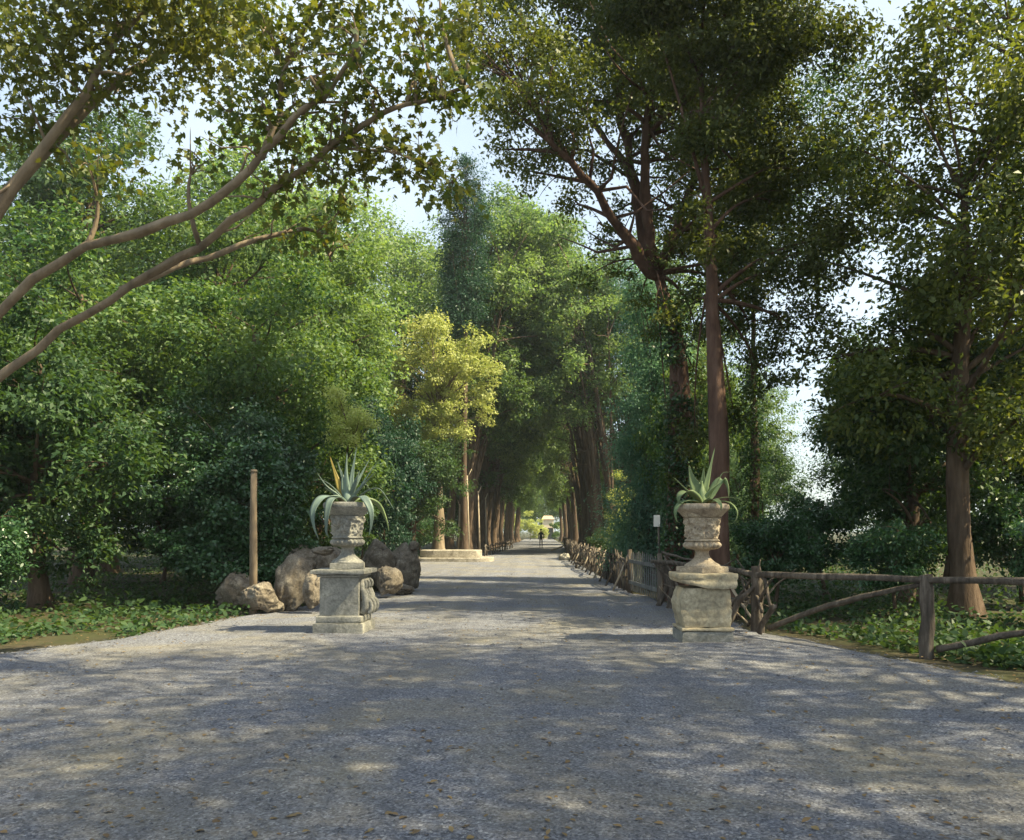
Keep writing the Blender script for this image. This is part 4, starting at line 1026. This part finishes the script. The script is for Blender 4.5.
for a_, b_, r_ in [((722, 618, 14.3), (752, 578, 13.7), .034), (((744, 628), 13.5), None, 0)][:1] + [((762, 612, 13.1), (742, 580, 13.9), .028), ((732, 572, 14.5), (762, 600, 13.3), .022), ((727, 604, 14.4), (768, 592, 13.2), .018), ((748, 626, 13.6), (770, 580, 13.0), .03)]:
    a_ = Vector(rp(*a_)); b_ = Vector(rp(*b_)); pole("branch", [a_, a_.lerp(b_, .4) + Vector((.03, 0, .04)), a_.lerp(b_, .7) + Vector((-.02, 0, -.03)), b_], r_, r_ * .6)
rq = random.Random(4)
for k in range(20):
    t = rq.random(); a = Vector(rp(672 + 85 * t, 600, 17.0 - 3.4 * t)); a.z = rq.uniform(.0, .5)
    b = a + Vector((rq.uniform(-.7, .7), rq.uniform(-.7, .7), rq.uniform(.3, .75)))
    m_ = a.lerp(b, .5) + Vector((rq.uniform(-.1, .1), 0, rq.uniform(-.1, .1)))
    pole("branch", [a, m_, b], rq.uniform(.012, .024), .008, 'stick' if k % 4 else 'stick_pale')
# paper notice on its post
sx_, sy_ = 2.62, 19.6
sg = empty("notice_sign", (2.72, 19.7, 0), "small white notice board on a thin post by the picket gate", "sign")
mb = MB(); mb.tube([(.02, 0, -.1), (.02, 0, 1.0), (.0, .0, 1.98)], [.028, .026, .024], 8, wob=.1); mb.build("sign_post", M['stick'], sg)
v, f = soft_box(.15, .02, 1.70, 1.97, 3, 4, .004, .002, 8, 4); v = [p + Vector((-.04, -.035, 0)) for p in v]
bd = mesh_obj("board", v, f, M['sign'], sg)

# small things along the woven fence
mb = MB(); x, y = gpt(612, 579)
mb.tube([(-.05, 0, -.1), (-.02, .0, .2), (.06, .02, .62)], [.10, .09, .06], 10, wob=.3)
o = mb.build("stone_bollard", M['stick_pale']); o.location = (x, y, 0); tag(o, "short pale leaning stump at the foot of the woven fence", "stump")
x, y = gpt(585, 568.5)
lb = empty("log_bench", (x, y, 0), "low dark bench of a curving log beside the woven fence", "bench")
mb = MB(); mb.tube(smooth_prof([(-.45, -.1, .28), (-.15, 0, .20), (.12, .1, .24), (.25, .2, .48), (.38, .25, .70), (.55, .3, .66)], 4), [.07] * 21, 8, wob=.3); mb.build("seat", M['stick'], lb)
mb = MB(); mb.tube([(-.38, -.08, -.05), (-.36, -.08, .22)], .06, 7); mb.build("leg", M['stick'], lb)
mb = MB(); mb.tube([(.12, .12, -.05), (.12, .1, .22)], .06, 7); mb.build("leg", M['stick'], lb)
x, y = gpt(565, 560)
o = mesh_obj("pale_stone", [(p.x * .32, p.y * .28, p.z * .26 + .12) for p in [q * (1 + .25 * noise.noise(q * 1.7)) for q in ICO[0]]], ICO[1], M['kerb']); o.location = (x, y, 0); tag(o, "pale stone block by the far stretch of the woven fence", "stone")
x, y = gpt(562, 551)
o = MB().tube([(-.9, -.2, .05), (0, 0, .35), (.8, .3, .75)], [.07, .06, .05], 7, wob=.2).build("fallen_pole", M['stick_pale']); o.location = (x, y, 0); tag(o, "pale pole leaning out of the woven fence far down the avenue", "pole")

# ------------------------------------------------------------------ walker in the distance
px_, py_ = gpt(541, 548.0)
pe = empty("person", (px_, py_, 0), "distant person in dark clothes and a hat walking down the avenue", "person")
def skin_body(name, verts, edges, radii, mat, parent, root=0, sub=2):
    me = bpy.data.meshes.new(name); me.from_pydata(verts, edges, []); me.materials.append(mat)
    o = bpy.data.objects.new(name, me); col.objects.link(o)
    md = o.modifiers.new("skin", 'SKIN'); 
    for i, r in enumerate(radii):
        sv = me.skin_vertices[0].data[i]; sv.radius = (r, r * .9) if not hasattr(r, '__len__') else r
        sv.use_root = (i == root)
    ss = o.modifiers.new("sub", 'SUBSURF'); ss.levels = sub; ss.render_levels = sub
    dg = bpy.context.evaluated_depsgraph_get(); ev = o.evaluated_get(dg)
    m2 = bpy.data.meshes.new_from_object(ev); o.modifiers.clear(); o.data = m2
    m2.polygons.foreach_set("use_smooth", [True] * len(m2.polygons))
    if not m2.materials: m2.materials.append(mat)
    o.parent = parent; return o
me_test = bpy.data.meshes.new("t")
V_ = [(0, 0, .95), (0, 0, 1.12), (0, .0, 1.36), (0, -.01, 1.48), (0, -.02, 1.56), (0, -.03, 1.66),
      (.09, 0, .90), (.10, -.12, .50), (.10, -.05, .09), (.11, -.20, .04), (-.09, 0, .90), (-.10, .08, .50), (-.10, .28, .13), (-.11, .17, .05),
      (.19, 0, 1.40), (.25, .06, 1.12), (.25, -.06, .88), (.26, -.10, .79), (-.19, 0, 1.40), (-.25, -.08, 1.12), (-.24, -.22, .90), (-.24, -.27, .82)]
E_ = [(0, 1), (1, 2), (2, 3), (3, 4), (4, 5), (0, 6), (6, 7), (7, 8), (8, 9), (0, 10), (10, 11), (11, 12), (12, 13), (2, 14), (14, 15), (15, 16), (16, 17), (2, 18), (18, 19), (19, 20), (20, 21)]
Rr_ = [.15, .14, .16, .06, .09, .085, .10, .065, .045, .035, .10, .065, .045, .035, .07, .05, .04, .035, .07, .05, .04, .035]
def has_skin():
    return True
def make_person():
    me = bpy.data.meshes.new("body"); me.from_pydata(V_, E_, [])
    o = bpy.data.objects.new("body", me); col.objects.link(o); o.parent = pe
    o.modifiers.new("skin", 'SKIN')
    if len(me.skin_vertices) == 0:
        bpy.context.view_layer.objects.active = o; o.select_set(True)
        bpy.ops.mesh.customdata_skin_add()
    for i, r in enumerate(Rr_):
        me.skin_vertices[0].data[i].radius = (r, r * .8)
    me.skin_vertices[0].data[0].use_root = True
    ss = o.modifiers.new("sub", 'SUBSURF'); ss.levels = 2; ss.render_levels = 2
    dg = bpy.context.evaluated_depsgraph_get()
    m2 = bpy.data.meshes.new_from_object(o.evaluated_get(dg)); o.modifiers.clear(); o.data = m2
    m2.materials.clear(); m2.materials.append(M['coat']); m2.materials.append(M['skin']); m2.materials.append(M['trouser'])
    for p in m2.polygons:
        z = p.center.z; p.use_smooth = True
        p.material_index = 1 if (z > 1.5 or (abs(p.center.x) > .2 and z < .87)) else (2 if z < .85 else 0)
    return o
bd_ = make_person()
v, f = lathe(smooth_prof([(.10, 1.68), (.17, 1.675), (.17, 1.69), (.10, 1.70), (.095, 1.78), (.05, 1.80), (.01, 1.80)], 3), 20)
mesh_obj("hat", [(a, b - .03, c) for a, b, c in v], f, M['hair'], pe)

# ------------------------------------------------------------------ pale house at the far end
hs = empty("garden_house", (1.35, 166, 0), "pale sunlit little house closing the far end of the avenue", "house")
mesh_obj("wall", *soft_box(2.2, 3.0, -.1, 3.8, 6, 6, .02, .0, 3, 1), M['wall'], hs, False)
v = [(-1.25, -1.7, 3.798), (1.25, -1.7, 3.798), (1.25, 1.7, 3.798), (-1.25, 1.7, 3.798), (-1.25, -1.7, 3.9), (1.25, -1.7, 3.9), (1.25, 1.7, 3.9), (-1.25, 1.7, 3.9), (-.8, 0, 4.6), (.8, 0, 4.6)]
mesh_obj("roof", v, [(0, 3, 2, 1), (0, 1, 5, 4), (1, 2, 6, 5), (2, 3, 7, 6), (3, 0, 4, 7), (4, 5, 9, 8), (6, 7, 8, 9), (5, 6, 9), (7, 4, 8)], M['roof'], hs, False)
v, f = soft_box(1.0, .06, 0, 2.2, 1, 1, .004, 0, 3, 1); mesh_obj("door", [p + Vector((.5, -1.53, 0)) for p in v], f, M['window'], hs, False)

# ------------------------------------------------------------------ the hazy air down the avenue
hm = bpy.data.materials.new("haze_air"); hm.use_nodes = True
ht = hm.node_tree; ht.nodes.clear()
ho = ht.nodes.new("ShaderNodeOutputMaterial"); hv = ht.nodes.new("ShaderNodeVolumePrincipled")
hv.inputs["Color"].default_value = (.80, .90, .92, 1); hv.inputs["Density"].default_value = 0.0005; hv.inputs["Anisotropy"].default_value = .2
ht.links.new(hv.outputs[0], ho.inputs["Volume"])
a, b = 1100, 1700
v = [(-a, -400, -1.2), (a, -400, -1.2), (a, b, -1.2), (-a, b, -1.2), (-a, -400, 42), (a, -400, 42), (a, b, 42), (-a, b, 42)]
hz = mesh_obj("haze", v, [(0, 3, 2, 1), (4, 5, 6, 7), (0, 1, 5, 4), (1, 2, 6, 5), (2, 3, 7, 6), (3, 0, 4, 7)], hm, None, False)
tag(hz, "thin pale haze filling the air of the avenue", "haze", kind='stuff')
